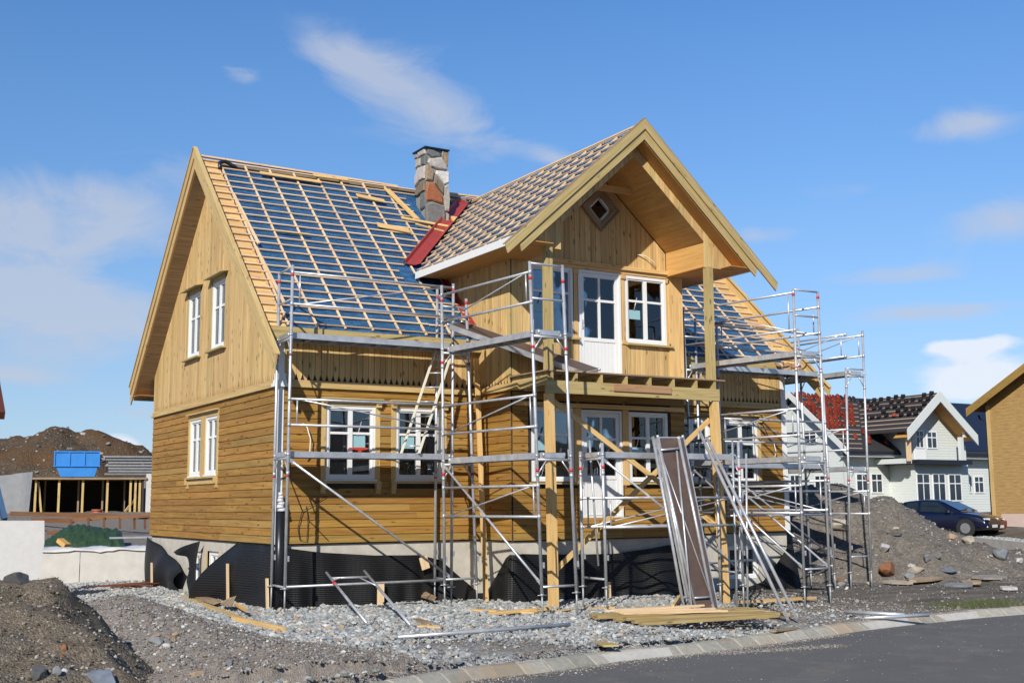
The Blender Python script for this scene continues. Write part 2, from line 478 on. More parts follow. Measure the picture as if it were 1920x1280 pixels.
def hboards(mb, fr, a0, a1, z0, z1, holes=(), bh=.148, gap=.0):
    n = max(1, round((z1-z0)/bh)); h = (z1-z0)/n
    for i in range(n):
        r0, r1 = z0+h*i, z0+h*(i+1)
        hs = [(q[0], q[1]) for q in holes if min(q[3], r1)-max(q[2], r0) > .4*h]
        for s0, s1 in cuts(a0, a1, hs):
            x = s0
            while x < s1-.01:                                # butt joints
                e = min(s1, x+random.uniform(2.6, 4.4))
                if s1-e < .7: e = s1
                P = [fr(x, 0, r0), fr(x, .028, r0+.004), fr(x, .012, r1-.002), fr(x, 0, r1-.002)]
                mb.prism(P, fr(e-.002, 0, 0)-fr(x, 0, 0), grain=fr(1, 0, 0)-fr(0, 0, 0))
                x = e

ROOT = thing('wooden_house', 'unfinished timber house with pine cladding and bare battened blue roof, wrapped in scaffolds', 'house', (6.6, 4.6, -1.25))
HW, HD = 13.19, 9.30
BX0, BX1, BY, BC = 4.42, 8.87, -1.348, 6.64
MSL, MRI, MYR = .94, 8.68, 4.65                     # main roof film plane
DSL, DRI = .875, 8.42                               # cross gable film plane
mz = lambda y: MRI-MSL*abs(MYR-y)
dz = lambda x: DRI-DSL*abs(BC-x)
vy = lambda x: MYR-(MRI-dz(x))/MSL                  # valley
vxl = lambda y: BC-(DRI-mz(y))/DSL
vxr = lambda y: BC+(DRI-mz(y))/DSL
FRONT, LEFT, RIGHT = fr_front(0), fr_left(0), fr_right(HW)
BFR, BLE, BRI = fr_front(BY), fr_left(BX0), fr_right(BX1)

# openings (a0, a1, z0, z1)
FW = [(.981, 2.039, 1.229, 2.679), (2.487, 3.547, 1.229, 2.679)]
RW = [(9.70, 10.75, 1.229, 2.679), (11.22, 12.26, 1.20, 2.679)]
SL = [(4.982, 5.868, 1.419, 2.709), (3.77, 4.643, 1.419, 2.709)]
SU = [(5.317, 6.303, 4.219, 5.724), (3.437, 4.399, 4.219, 5.724)]
BU = [(4.896, 5.963, 4.185, 5.66), (7.335, 8.45, 4.165, 5.645)]
BUD = (6.10, 7.215, 3.29, 5.66)
BL = [(4.90, 5.93, 1.175, 2.69), (7.35, 8.41, 1.175, 2.66)]
BLD = (6.12, 7.175, .43, 2.67)
CS = [(4.88, 5.618, -1.02, -.29), (3.62, 4.44, -1.06, -.25)]
CF = [(11.25, 12.20, -1.08, -.31)]

# foundation with its openings, inner floors
mb = MB()
def plate(fr, a0, a1, z0, z1, holes, d0, d1):
    es = sorted(set([a0, a1]+[e for h in holes for e in h[:2] if a0 < e < a1]))
    for i in range(len(es)-1):
        c = (es[i]+es[i+1])/2
        for s0, s1 in cuts(z0, z1, [(h[2], h[3]) for h in holes if h[0] < c < h[1]]):
            fbox(mb, fr, es[i], es[i+1], d0, d1, s0, s1)
plate(FRONT, .03, BX0+.2, -1.6, -.02, [], -.25, -.04)
plate(FRONT, BX1-.2, HW-.03, -1.6, -.02, CF, -.25, -.04)
plate(LEFT, .25, HD-.03, -1.6, -.02, CS, -.25, -.04)
plate(RIGHT, .25, HD-.03, -1.6, -.02, [], -.25, -.04)
plate(BFR, BX0+.04, BX1-.04, -1.6, -.02, [], -.25, -.04)
plate(BLE, BY+.25, .0, -1.6, -.02, [], -.25, -.04)
plate(BRI, BY+.25, .0, -1.6, -.02, [], -.25, -.04)
mb.bx(.1, HW-.1, HD-.28, HD-.04, -1.6, -.02)
mb.build('foundation', M_CONC, ROOT)
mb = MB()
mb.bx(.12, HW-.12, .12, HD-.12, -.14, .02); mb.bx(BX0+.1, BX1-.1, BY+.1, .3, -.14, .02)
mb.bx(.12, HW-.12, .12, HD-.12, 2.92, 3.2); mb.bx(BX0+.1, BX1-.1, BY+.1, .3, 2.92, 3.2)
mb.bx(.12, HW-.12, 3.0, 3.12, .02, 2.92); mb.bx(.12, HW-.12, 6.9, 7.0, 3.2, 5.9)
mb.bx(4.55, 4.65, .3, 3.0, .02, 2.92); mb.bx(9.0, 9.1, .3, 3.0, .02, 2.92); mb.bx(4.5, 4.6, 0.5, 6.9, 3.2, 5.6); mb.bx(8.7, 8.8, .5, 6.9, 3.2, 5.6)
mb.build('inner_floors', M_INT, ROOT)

# sheathing behind the cladding
mb = MB()
gz = lambda y: mz(y)-.24
kw = dict(bw=.5, d0=-.14, d1=-.002, gap=0)
vboards(mb, FRONT, .0, BX0+.05, -.02, 3.9, FW, **kw); vboards(mb, FRONT, BX1-.05, HW, -.02, 3.9, RW, **kw)
vboards(mb, LEFT, .14, HD, -.02, gz, SL+SU, **kw); vboards(mb, RIGHT, .14, HD, -.02, gz, [], **kw)
bz = lambda x: 7.84-.89*abs(x-BC)
vboards(mb, BFR, BX0, BX1, -.02, lambda x: min(bz(x), 7.8), BU+BL+[BUD, BLD, (6.42, 6.94, 6.74, 7.30)], **kw)
vboards(mb, BLE, BY+.14, 2.3, -.02, 5.72, [], **kw); vboards(mb, BRI, BY+.14, 2.3, -.02, 5.72, [], **kw)
mb.bx(0, HW, HD-.14, HD, -.02, 4.1)
mb.build('sheathing', plain('dark_sheathing', (.035, .028, .022), .85, 0, .3, 3), ROOT)  # near-black backing, so gaps between the boards read dark

# horizontal siding, ground floor
def pad(h, t): return [(a-t, b+t, c-t, d+t) for a, b, c, d in h]
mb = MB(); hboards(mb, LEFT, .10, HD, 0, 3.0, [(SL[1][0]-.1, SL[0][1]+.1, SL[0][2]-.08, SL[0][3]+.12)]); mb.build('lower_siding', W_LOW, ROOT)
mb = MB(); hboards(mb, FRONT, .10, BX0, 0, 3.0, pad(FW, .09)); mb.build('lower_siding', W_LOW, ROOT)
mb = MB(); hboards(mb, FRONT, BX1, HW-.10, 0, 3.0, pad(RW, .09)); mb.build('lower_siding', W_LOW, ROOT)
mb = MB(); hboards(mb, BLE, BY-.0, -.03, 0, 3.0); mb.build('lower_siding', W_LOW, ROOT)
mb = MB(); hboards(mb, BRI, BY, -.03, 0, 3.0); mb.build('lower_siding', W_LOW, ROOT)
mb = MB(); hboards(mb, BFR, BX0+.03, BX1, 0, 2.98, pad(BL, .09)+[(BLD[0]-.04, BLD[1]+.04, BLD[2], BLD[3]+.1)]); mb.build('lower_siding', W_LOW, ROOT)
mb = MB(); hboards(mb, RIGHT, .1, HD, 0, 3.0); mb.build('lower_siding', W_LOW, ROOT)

# vertical cladding, upper floor, ends cut to points
PT = dict(point=.125, gap=.010)
mb = MB(); vboards(mb, LEFT, .10, HD, 3.14, lambda y: mz(y)-.245, pad(SU, .01), **PT); mb.build('upper_cladding', W_UP, ROOT)
mb = MB(); vboards(mb, FRONT, .10, BX0-.01, 3.14, 3.9, **PT); mb.build('upper_cladding', W_UP, ROOT)
mb = MB(); vboards(mb, FRONT, BX1+.01, HW-.12, 3.14, 3.9, **PT); mb.build('upper_cladding', W_UP, ROOT)
mb = MB(); vboards(mb, BLE, BY-.02, 2.2, lambda y: max(3.14, 3.14 if y < 0 else mz(y)-.1), 5.74, **PT); mb.build('upper_cladding', W_UP, ROOT)
mb = MB(); vboards(mb, BRI, BY-.02, 2.2, lambda y: max(3.14, 3.14 if y < 0 else mz(y)-.1), 5.74, **PT); mb.build('upper_cladding', W_UP, ROOT)
mb = MB(); vboards(mb, RIGHT, .10, HD, 3.14, lambda y: mz(y)-.245, **PT); mb.build('upper_cladding', W_UP, ROOT)
mb = MB()
vboards(mb, BFR, BX0+.02, BX1, 3.0, 5.72, pad(BU, .005)+[BUD, (BUD[1]-.01, BU[1][0]+.01, 4.1, 5.72), (BU[0][1]-.01, BUD[0]+.01, 4.1, 5.72)], bw=.13)
vboards(mb, BFR, 4.80, 8.46, 5.82, lambda x: bz(x), [(6.45, 6.92, 6.8, 7.26)], bw=.135)
mb.build('upper_cladding', W_UP, ROOT)

# string course, corner boards, trims
for fr, a0, a1 in ((LEFT, -.02, HD+.03), (FRONT, .10, BX0-.08), (FRONT, BX1+.08, HW-.12), (BLE, BY-.34, -.08), (BRI, BY-.02, -.08)):
    mb = MB(); fbox(mb, fr, a0, a1, .0, .075, 3.0, 3.05); fbox(mb, fr, a0+.02, a1-.02, .0, .045, 3.049, 3.145)
    mb.build('string_course', W_TRIM, ROOT)
mb = MB()
for fr, s in ((LEFT, 1), (LEFT, 2)):
    pass
fbox(mb, LEFT, -.035, .10, .0, .035, .0, 2.995); fbox(mb, FRONT, .0, .10, .0, .035, .0, 2.995)
fbox(mb, LEFT, -.035, .09, .0, .035, 3.2, 4.02); fbox(mb, FRONT, .0, .10, .0, .035, 3.2, 3.9)
fbox(mb, LEFT, -.10, .14, .0, .10, 2.998, 3.06); fbox(mb, LEFT, -.07, .12, .0, .07, 3.06, 3.13); fbox(mb, FRONT, .0, .17, .0, .10, 2.997, 3.06); fbox(mb, FRONT, .0, .14, .0, .07, 3.06, 3.131)
fbox(mb, LEFT, -.05, .11, .0, .05, 3.13, 3.26); fbox(mb, FRONT, .0, .13, .0, .05, 3.132, 3.26)
mb.build('corner_board', M_WHITE, ROOT)
mb = MB()
fbox(mb, FRONT, HW-.12, HW+.035, .0, .035, .0, 2.995); fbox(mb, FRONT, HW-.12, HW+.035, .0, .035, 3.2, 3.9)
fbox(mb, RIGHT, -.0, .10, .0, .035, .0, 3.9)
fbox(mb, FRONT, HW-.17, HW+.10, .0, .10, 2.998, 3.06); fbox(mb, FRONT, HW-.15, HW+.07, .0, .07, 3.06, 3.131); fbox(mb, FRONT, HW-.13, HW+.05, 0, .05, 3.132, 3.26)
mb.build('corner_board', M_WHITE, ROOT)
mb = MB()
fbox(mb, BFR, 4.76, 8.62, .0, .085, 5.74, 5.82); fbox(mb, BFR, 4.80, BX1, 0, .03, 5.66, 5.74)
fbox(mb, BFR, 4.5, BX1, .0, .05, 2.70, 2.79)
fbox(mb, BFR, 8.50, BX1+.02, .022, .05, 3.3, 5.70)
for a0, a1 in ((BU[0][1]+.02, BUD[0]-.02), (BUD[1]+.02, BU[1][0]-.02), (BU[1][1]+.005, BU[1][1]+.06)):
    fbox(mb, BFR, a0, a1, .0, .02, 4.1, 5.66); fbox(mb, BFR, a0-.02, a1+.02, .02, .05, 5.55, 5.64); fbox(mb, BFR, a0-.02, a1+.02, .02, .05, 4.12, 4.2)
for a0, a1 in ((BL[0][1]+.01, BLD[0]-.01), (BLD[1]+.01, BL[1][0]-.01)):
    fbox(mb, BFR, a0, a1, .0, .035, 1.1, 2.69)
mb.build('bay_trim', W_RAW, ROOT)

# windows and doors
def window(fr, a0, a1, z0, z1, style='plain', name='window', cols=2, sticker=None, fr_t=.065, tr=.36):
    mb = MB(); D0, D1 = -.09, .012
    fbox(mb, fr, a0, a0+fr_t, D0, D1, z0, z1); fbox(mb, fr, a1-fr_t, a1, D0, D1, z0, z1)
    fbox(mb, fr, a0+fr_t, a1-fr_t, D0, D1, z1-fr_t, z1); fbox(mb, fr, a0+fr_t, a1-fr_t, D0, D1, z0, z0+fr_t)
    i0, i1, j0, j1 = a0+fr_t, a1-fr_t, z0+fr_t, z1-fr_t
    s = .032; D2 = -.012
    for q in ((i0, i0+s, j0, j1), (i1-s, i1, j0, j1), (i0+s, i1-s, j0, j0+s), (i0+s, i1-s, j1-s, j1)): fbox(mb, fr, q[0], q[1], D0+.01, D2, q[2], q[3])
    c = (i0+i1)/2; zt = j1-(j1-j0)*tr
    fbox(mb, fr, c-.045, c+.045, D0+.01, -.006, j0+s, j1-s)
    for b0, b1 in ((i0+s, c-.045), (c+.045, i1-s)): fbox(mb, fr, b0, b1, D0+.015, -.018, zt-.024, zt+.024)
    w = mb.build(name, M_WHITE, ROOT)
    mb = MB(); fbox(mb, fr, i0+s*.5, i1-s*.5, -.055, -.045, j0+s*.5, j1-s*.5); mb.build('pane', M_GLASS, w)
    if style in ('front', 'side'):
        mb = MB()
        fbox(mb, fr, a0-.03, a1+.03, .0, .06, z0-.035, z0-.004); mb.build('sill_flashing', M_WHITE, w)
    if sticker:
        mb = MB(); sa, sz, sw, sh = sticker
        A, Z = i0+(i1-i0)*sa, j0+(j1-j0)*sz
        fbox(mb, fr, A-sw/2, A+sw/2, -.044, -.043, Z-sh/2, Z+sh/2)
        st = mb.build('pane_sticker', M_STICK, w)
        mb = MB(); p, q = fr(A-.02, -.03, Z+sh/2), fr(A+.06, -.03, Z+sh/2+.28); mb.tube(p, q, .012, 6)
        mb.build('handle', M_ALU, w)
    return w

def trim_front(w, fr, a0, a1, z0, z1):
    mb = MB()
    for e in (a0, a1):
        s = -1 if e == a0 else 1
        x0, x1 = sorted((e, e+s*.10))
        fbox(mb, fr, x0, x1, .0, .032, z0-.12, z1+.10)
        y0, y1 = sorted((e+s*.005, e+s*.105))
        fbox(mb, fr, y0, y1, .032, .10, z1-.02, z1+.05); fbox(mb, fr, y0, y1, .032, .13, z1+.05, z1+.12)
        fbox(mb, fr, y0, y1, .0, .10, z0-.20, z0-.08); fbox(mb, fr, y0, y1, .0, .065, z0-.28, z0-.20)
    fbox(mb, fr, a0-.13, a1+.13, .0, .15, z1+.12, z1+.15); fbox(mb, fr, a0-.0, a1+.0, .0, .028, z1, z1+.12)
    fbox(mb, fr, a0-.11, a1+.11, .0, .09, z0-.08, z0-.04)
    mb.build('window_trim', W_TRIM, w)
for i, q in enumerate(FW+RW):
    w = window(FRONT, *q, style='front', sticker=((.70, .52, .30, .24), (.25, .52, .30, .24), None, (.25, .4, .28, .2))[i]); trim_front(w, FRONT, *q)
ws = [window(LEFT, *q, style='side', tr=.34) for q in SL]
mb = MB(); a0, a1, z0, z1 = SL[1][0], SL[0][1], SL[0][2], SL[0][3]
for p0, p1 in ((a0-.11, a0), (SL[1][1], SL[0][0]), (a1, a1+.11)): fbox(mb, LEFT, p0, p1, .0, .035, z0-.03, z1+.11)
fbox(mb, LEFT, a0-.12, a1+.12, .0, .11, z1+.11, z1+.14); fbox(mb, LEFT, a0-.10, a1+.10, .0, .10, z0-.075, z0-.035)
fbox(mb, LEFT, a0, a1, .0, .03, z1, z1+.11); fbox(mb, LEFT, a0-.02, a1+.02, .0, .04, z0-.20, z0-.075)
for p in (a0-.10, a1+.02): fbox(mb, LEFT, p, p+.09, .0, .10, z0-.20, z0-.075); fbox(mb, LEFT, p, p+.09, .0, .06, z0-.29, z0-.20)
mb.build('window_trim', W_TRIM, ROOT)
for q in SU:
    w = window(LEFT, *q, style='side', tr=.37)
    mb = MB(); a0, a1, z0, z1 = q
    fbox(mb, LEFT, a0-.07, a0, .0, .03, z0-.03, z1+.08); fbox(mb, LEFT, a1, a1+.07, .0, .03, z0-.03, z1+.08)
    o = LEFT(a0-.18, 0, z1+.13); mb.box(o, LEFT(a1+.18, 0, z1+.13)-o, LEFT(a0-.18, .2, z1+.09)-o, V(0, 0, .032))
    fbox(mb, LEFT, a0-.07, a1+.07, .0, .03, z1, z1+.12)
    fbox(mb, LEFT, a0-.15, a1+.15, .0, .13, z0-.075, z0-.036)
    mb.build('window_trim', W_GREEN, w)
for i, q in enumerate(BU+BL):
    w = window(BFR, *q, style='plain', sticker=((.2, .38, .3, .17), (.22, .42, .3, .2), (.2, .48, .3, .2), (.2, .42, .3, .2))[i])
    mb = MB(); fbox(mb, BFR, q[0]-.06 if i % 2 == 0 else q[0]-.02, q[1]+.12, .0, .12, q[2]-.06, q[2]-.02); mb.build('window_sill', W_GREEN, w)
for q in CS: window(fr_left(.10), *q, style='cellar', name='cellar_window', fr_t=.09, tr=.45)
mb = MB(); 
for q in CS: fbox(mb, fr_left(.06), q[0]-.07, q[0], -.02, .03, q[2]-.05, q[3]); fbox(mb, fr_left(.06), q[1], q[1]+.07, -.02, .03, q[2]-.05, q[3]+.06)
mb.build('cellar_window_frame', W_TRIM, ROOT)
for q in CF: window(fr_front(.08), *q, style='cellar', name='cellar_window', tr=.45)

def door(fr, a0, a1, z0, z1, pan):
    """white balcony door: four panes over a grooved panel; pan = top of the panel"""
    mb = MB(); t = .06; D0, D1 = -.09, .014
    fbox(mb, fr, a0, a0+t, D0, D1, z0, z1); fbox(mb, fr, a1-t, a1, D0, D1, z0, z1); fbox(mb, fr, a0+t, a1-t, D0, D1, z1-t, z1); fbox(mb, fr, a0+t, a1-t, D0, D1, z0, z0+.04)
    i0, i1, j1 = a0+t+.004, a1-t-.004, z1-t-.004; s = .085; D2 = -.004
    fbox(mb, fr, i0, i0+s, D0+.01, D2, z0+.04, j1); fbox(mb, fr, i1-s, i1, D0+.01, D2, z0+.04, j1)
    fbox(mb, fr, i0+s, i1-s, D0+.01, D2, j1-s, j1); fbox(mb, fr, i0+s, i1-s, D0+.01, D2, pan-.03, pan+.05)
    c = (i0+i1)/2; zt = j1-(j1-pan)*.40
    fbox(mb, fr, c-.026, c+.026, D0+.015, -.012, pan+.05, j1-s)
    for b0, b1 in ((i0+s, c-.026), (c+.026, i1-s)): fbox(mb, fr, b0, b1, D0+.02, -.014, zt-.026, zt+.026)
    w = mb.build('balcony_door', M_WHITE, ROOT)
    mb = MB(); fbox(mb, fr, i0+s*.8, i1-s*.8, -.055, -.045, pan+.03, j1-s*.8); mb.build('pane', M_GLASS, w)
    mb = MB(); n = 9
    for k in range(n):
        x0 = i0+s+(i1-i0-2*s)*k/n; fbox(mb, fr, x0+.003, x0+(i1-i0-2*s)/n-.003, -.05, -.018, z0+.05, pan-.032)
    fbox(mb, fr, i0+s, i1-s, -.07, -.049, z0+.045, pan-.03)
    mb.build('panel', M_WHITE, w)
    mb = MB(); fbox(mb, fr, i0+.025, i0+.055, -.004, .012, pan+.22, pan+.42); mb.tube(fr(i0+.04, .012, pan+.34), fr(i0+.04, .05, pan+.34), .01, 6); mb.tube(fr(i0+.04, .05, pan+.34), fr(i0+.04, .055, pan+.22), .011, 6)
    mb.build('handle', M_ALU, w)
door(BFR, *BUD, 3.29+.87)
door(BFR, *BLD, .43+.82)
# diamond window in the gable
mb = MB(); mb2 = MB(); mb3 = MB(); cx, cz = 6.685, 7.03
def diam(r): return [(cx, cz-r), (cx+r, cz), (cx, cz+r), (cx-r, cz)]
def ringd(m, fr, ro, ri, d0, d1):
    o, i = diam(ro), diam(ri)
    for k in range(4):
        j = (k+1) % 4
        m.prism([fr(*((o[k][0], d0, o[k][1]))), fr(o[j][0], d0, o[j][1]), fr(i[j][0], d0, i[j][1]), fr(i[k][0], d0, i[k][1])], fr(0, d1, 0)-fr(0, d0, 0))
ringd(mb, BFR, .30, .235, -.05, .02); w = mb.build('diamond_window', M_WHITE, ROOT)
mb2.prism([BFR(a, -.03, z) for a, z in diam(.24)], BFR(0, .006, 0)-BFR(0, 0, 0)); mb2.build('pane', M_GLASS, w)
ringd(mb3, BFR, .46, .30, .0, .07); ringd(mb3, BFR, .50, .455, .05, .10); mb3.build('window_trim', W_OLD, w)

# ---- main roof
def slab(mb, x0, x1, ys, zf, t):
    for i in range(len(ys)-1):
        y0, y1 = ys[i], ys[i+1]
        mb.box((x0, y0, zf(y0)-t), (x1-x0, 0, 0), (0, y1-y0, zf(y1)-zf(y0)), (0, 0, t))
EY = -.17
def film_grid(xa, xb, ya, yb, zf, nx, ny, xl, xr, amp):
    rows = []
    for i in range(ny+1):
        y = ya+(yb-ya)*i/ny; x0, x1 = xl(y), xr(y); row = []
        for j in range(nx+1):
            x = x0+(x1-x0)*j/nx
            row.append((x, y, zf(y) - amp*(.5+.5*math.sin(x*10.47-1.57))*(.7+.3*math.sin(y*9+x)) + random.uniform(-.006, .006)))
        rows.append(row)
    return rows
mb = MB()
mb.grid(film_grid(0, 0, EY, MYR-.17, mz, 46, 40, lambda y: .06, lambda y: BX0+.0 if y < 2.1 else min(vxl(y), BC), .022), .1)
mb.grid(film_grid(0, 0, EY, MYR-.17, mz, 40, 40, lambda y: BX1 if y < 2.1 else max(vxr(y), BC), lambda y: HW-.06, .022), .1)
mb.build('roof_underlay', M_FILM, ROOT)
mb = MB(); mb.box((-.4, MYR, MRI-.26), (HW+.8, 0, 0), (0, 5.25, -5.25*MSL), (0, 0, .24)); mb.build('rear_roof', W_OLD, ROOT)
for x0, x1 in ((-.42, .07), (HW-.07, HW+.42)):       # verge boarding under the battens, both gables, and soffits
    mb = MB()
    for y0 in np.arange(EY, MYR-.02, .295):
        y1 = min(y0+.295, MYR); mb.box((x0, y0, mz(y0)-.03), (x1-x0, 0, 0), (0, y1-y0-.012, mz(y1)-mz(y0)-.012*MSL), (0, 0, .035))
        for xx in ((x0+.43,) if x0 < 0 else (x0+.02,)): mb.box((xx, y0+.16, mz(y0+.16)), (.05, 0, 0), (0, .05, .05*MSL), (0, 0, .05))
    mb.build('verge_boarding', W_RAW, ROOT)
for x0, x1 in ((-.42, .02), (HW-.02, HW+.42)):
    mb = MB()
    mb.box((x0, EY-.02, mz(EY-.02)-.25), (x1-x0, 0, 0), (0, MYR-EY+.02, (MYR-EY+.02)*MSL), (0, 0, .012))
    mb.box((x0, MYR, MRI-.25), (x1-x0, 0, 0), (0, 5.2, -5.2*MSL), (0, 0, .012))
    mb.box((x0, EY+.0, mz(EY)-.25), (x1-x0, 0, 0), (0, .015, 0), (0, 0, .2))
    mb.box((x0, 9.78, mz(9.80)-.25), (x1-x0, 0, 0), (0, .015, 0), (0, 0, .2))
    mb.bx(x0, x1, 9.3, 9.79, mz(9.8)-.262, mz(9.8)-.25)
    mb.build('gable_soffit', W_SOFFIT, ROOT)
# eave fascia
for x0, x1 in ((-.40, BX0-.03), (BX1+.03, HW+.40)):
    mb = MB(); mb.bx(x0, x1, EY-.03, EY, 3.90, mz(EY)+.0); mb.bx(max(x0, 0), min(x1, HW), EY, -.02, 3.885, 3.9005)
    mb.build('eave_fascia', W_GREEN, ROOT)
# battens
def seg_bat(mb, x0, x1, y, zf, w=.036, h=.024, lift=.034):
    x = x0
    while x < x1-.02:
        e = min(x1, x+random.uniform(3.2, 4.8))
        if x1-e < .6: e = x1
        j0, j1 = random.uniform(-.012, .012), random.uniform(-.012, .012)
        sl = 1/math.sqrt(1+MSL**2)
        o = V(x, y+j0, zf(y)+lift+j0*MSL)
        mb.box(o, (e-x-.004, j1-j0, (j1-j0)*MSL), (0, w*sl, w*sl*MSL), (0, -h*sl*MSL, h*sl))
        x = e
NROW = 23
mb = MB(); mbr = MB()
for k in range(NROW):
    y = EY+.06 + (MYR-EY-.14)*k/(NROW-1)
    xr = BX0-.02 if y < 1.75 else min(vxl(y)-.34, BC)
    if y > 1.35 and y < 2.2: xr = min(vxl(max(y, 1.6))-.34, BX0-.02)
    xs = [(-.42+random.uniform(0, .03), xr)]
    if 3.3 < y < 4.15: xs = [(-.41, 4.72), (5.72, xr)]
    for a, b in xs:
        if b-a > .1: seg_bat(mb, a, b, y, mz)
    xl = BX1+.02 if y < 2.2 else max(vxr(y)+.12, BC)
    seg_bat(mbr, xl, HW+.30+random.uniform(0, .1), y, mz)
mb.box((-.4, MYR-.05, MRI+.06), (5.1, 0, -.05), (0, .1, 0), (0, 0, .04)); mb.box((5.65, MYR-.05, MRI+.01), (1.6, 0, .03), (0, .1, 0), (0, 0, .04))
mb.build('roof_batten', W_BAT, ROOT); mbr.build('roof_batten', W_BAT, ROOT)
mb = MB(); mbr = MB()
def cbat(mb, x, y0, y1, zf, sl):
    n = 1/math.sqrt(1+sl*sl)
    mb.box((x-.02, y0, zf(y0)+.004), (.04, 0, 0), (0, y1-y0, zf(y1)-zf(y0)), (0, -.03*n*sl, .03*n))
for k in range(20):
    x = .12+.6*k
    if x < BX0-.05: cbat(mb, x, EY+.02+random.uniform(-.03, .03), MYR-.04 if not (4.7 < x < 5.7) else 3.3, mz, MSL)
    elif x < BC-.2: cbat(mb, x, vy(x)+.25 if vy(x) > 1.6 else 1.6, MYR-.04 if not (4.7 < x < 5.7) else 3.3, mz, MSL)
    xx = HW-.12-.6*k
    if xx > BX1+.05: cbat(mbr, xx, EY+.02, MYR-.04, mz, MSL)
for y0 in (.3, 1.9):
    mb.box((.16+.0, y0, mz(y0)+.09), (.05, 0, 0), (-.1, 1.5, 1.5*MSL), (0, -.03, .03))
mb.build('counter_batten', W_BAT, ROOT); mbr.build('counter_batten', W_BAT, ROOT)
                                                       # loose offcuts lying on the battens
for (x, y, L, a, w), lb in zip( ((1.0, 4.25, 1.5, -.02, .12), (2.4, 4.45, .9, .01, .14), (3.3, 3.9, .7, -.12, .15), (3.4, 2.9, .8, -.1, .2), (.7, 2.35, .8, 0, .05), (4.2, 3.3, 1.6, -.08, .10), (4.5, 3.15, 2.1, -.2, .06)), ('long board lying along the battens near the left end of the ridge', 'wide short board lying just under the ridge left of the chimney', 'grey offcut on the battens below the ridge, nearest the chimney', 'broad offcut flat on the roof midway below the chimney', 'short batten end lying low near the left verge', 'board lying across the battens at the chimney foot', 'thin long lath slanting from the chimney foot onto the red valley')):
    mb = MB(); mb.box((x, y, mz(y)+.10), (L, L*a, L*a*MSL), (0, w*.73, w*.69), (0, -.015, .015)); one(mb, 'loose_board', W_RAW, lb, 'board')
mb = MB(); mb.box((4.55, 3.35, mz(3.35)+.1), (.16, 0, 0), (-.35, 1.0, 1.0*MSL), (0, -.02, .02)); one(mb, 'loose_board', W_RAW, 'pale board leaning up the roof along the left of the chimney', 'board')
mb = MB(); mb.box((5.62, 3.3, mz(3.3)+.1), (.22, .0, .0), (.05, .28, .28*MSL), (0, -.02, .05))
one(mb, 'loose_board', W_RAW, 'small wood block at the right foot of the chimney', 'board')
mb = MB(); mb.path([V(.05, 4.32, mz(4.32)+.05), V(.08, 4.46, mz(4.46)+.10), V(.22, 4.5, mz(4.5)+.13), V(.40, 4.47, mz(4.47)+.07), V(.5, 4.43, mz(4.43)+.03)], .045, 8); mb.build('underlay_roll', M_BLACKM, ROOT)

# bargeboards of the main gables
def barge(mb, mapf, apex, zc, slope, e0, e1, v0, v1, thick):
    """two boards meeting at the apex; mapf(h, z, t) -> world"""
    for e in (e0, e1):
        s = slope
        h = abs(e-apex); cut = (v1-v0)*.45
        k = 1 if e > apex else -1
        pts = [(apex, zc-v0), (e, zc-v0-s*h), (e-k*cut*.55, zc-v1-s*(h-cut*.55)), (apex, zc-v1)]
        P = [mapf(a, z, 0) for a, z in pts]
        mb.prism(P, mapf(0, 0, thick)-mapf(0, 0, 0), grain=P[1]-P[0])
for x, d in ((-.445, -1), (HW+.445, 1)):
    mb = MB(); barge(mb, lambda h, z, t: V(x+d*t, h, z), MYR, 8.935, MSL, -1.16, 10.07, .0, .25, .03); mb.build('bargeboard', W_TRIM, ROOT)
    mb = MB(); barge(mb, lambda h, z, t: V(x+d*t, h, z), MYR, 8.935, MSL, -.95, 10.10, .22, .50, -.03); mb.build('bargeboard', W_TRIM, ROOT)
    mb = MB()                                           # cap board along the top edge
    for e in (-1.16, 10.07):
        h = e-MYR; mb.box((x-.045 if d > 0 else x-.055, MYR, 8.938), (.10, 0, 0), (0, h, -abs(h)*MSL), (0, 0, .022))
    mb.build('verge_cap', W_TRIM, ROOT)

# ---- cross gable roof
DX0, DX1, DY = 3.65, 9.63, -3.03
mb = MB()
for sgn in (-1, 1):
    rows = []
    for i in range(31):
        x = (BC-DX0)*i/30; X = BC+sgn*x; yv = vy(X) if sgn < 0 else vy(2*BC-X)
        rows.append([(X, DY+(max(yv, 1.5)+.03-DY)*j/30, dz(X)-.02*(.5+.5*math.sin((DY+(max(yv, 1.5)-DY)*j/30)*10.5))+random.uniform(-.004, .004)) for j in range(31)])
    mb.grid(rows, .1)
mb.build('roof_underlay', M_FILM, ROOT)
mb = MB(); nD = 1/math.sqrt(1+DSL*DSL)
for sgn in (-1, 1):
    for k in range(14):
        x = .07+(BC-DX0-.12)*k/13; X = BC+sgn*x; y1 = vy(BC-x)-.16
        if X < 4.2 or X > 9.1: y1 = max(y1, 1.45)
        mb.box((X, DY, dz(X)+.032), (0, y1-DY, 0), (-sgn*.040*nD, 0, .040*nD*DSL), (sgn*.024*nD*DSL, 0, .024*nD))
mb.box((BC-.035, DY, DRI+.045), (0, 4.3-DY, 0), (.07, 0, 0), (0, 0, .03))
mb.build('roof_batten', W_BAT, ROOT)
mb = MB()
for sgn in (-1, 1):
    for k in range(13):
        y = DY+.25+.58*k
        x0 = DX0 if y < 1.5 else vxl(y)+.15
        if x0 > BC-.2: continue
        X = x0 if sgn < 0 else 2*BC-x0
        mb.box((X, y-.022, dz(X)+.002), (BC-X, 0, DRI-dz(X)), (0, .044, 0), (sgn*.03*nD*DSL, 0, .03*nD))
mb.build('counter_batten', W_BAT, ROOT)
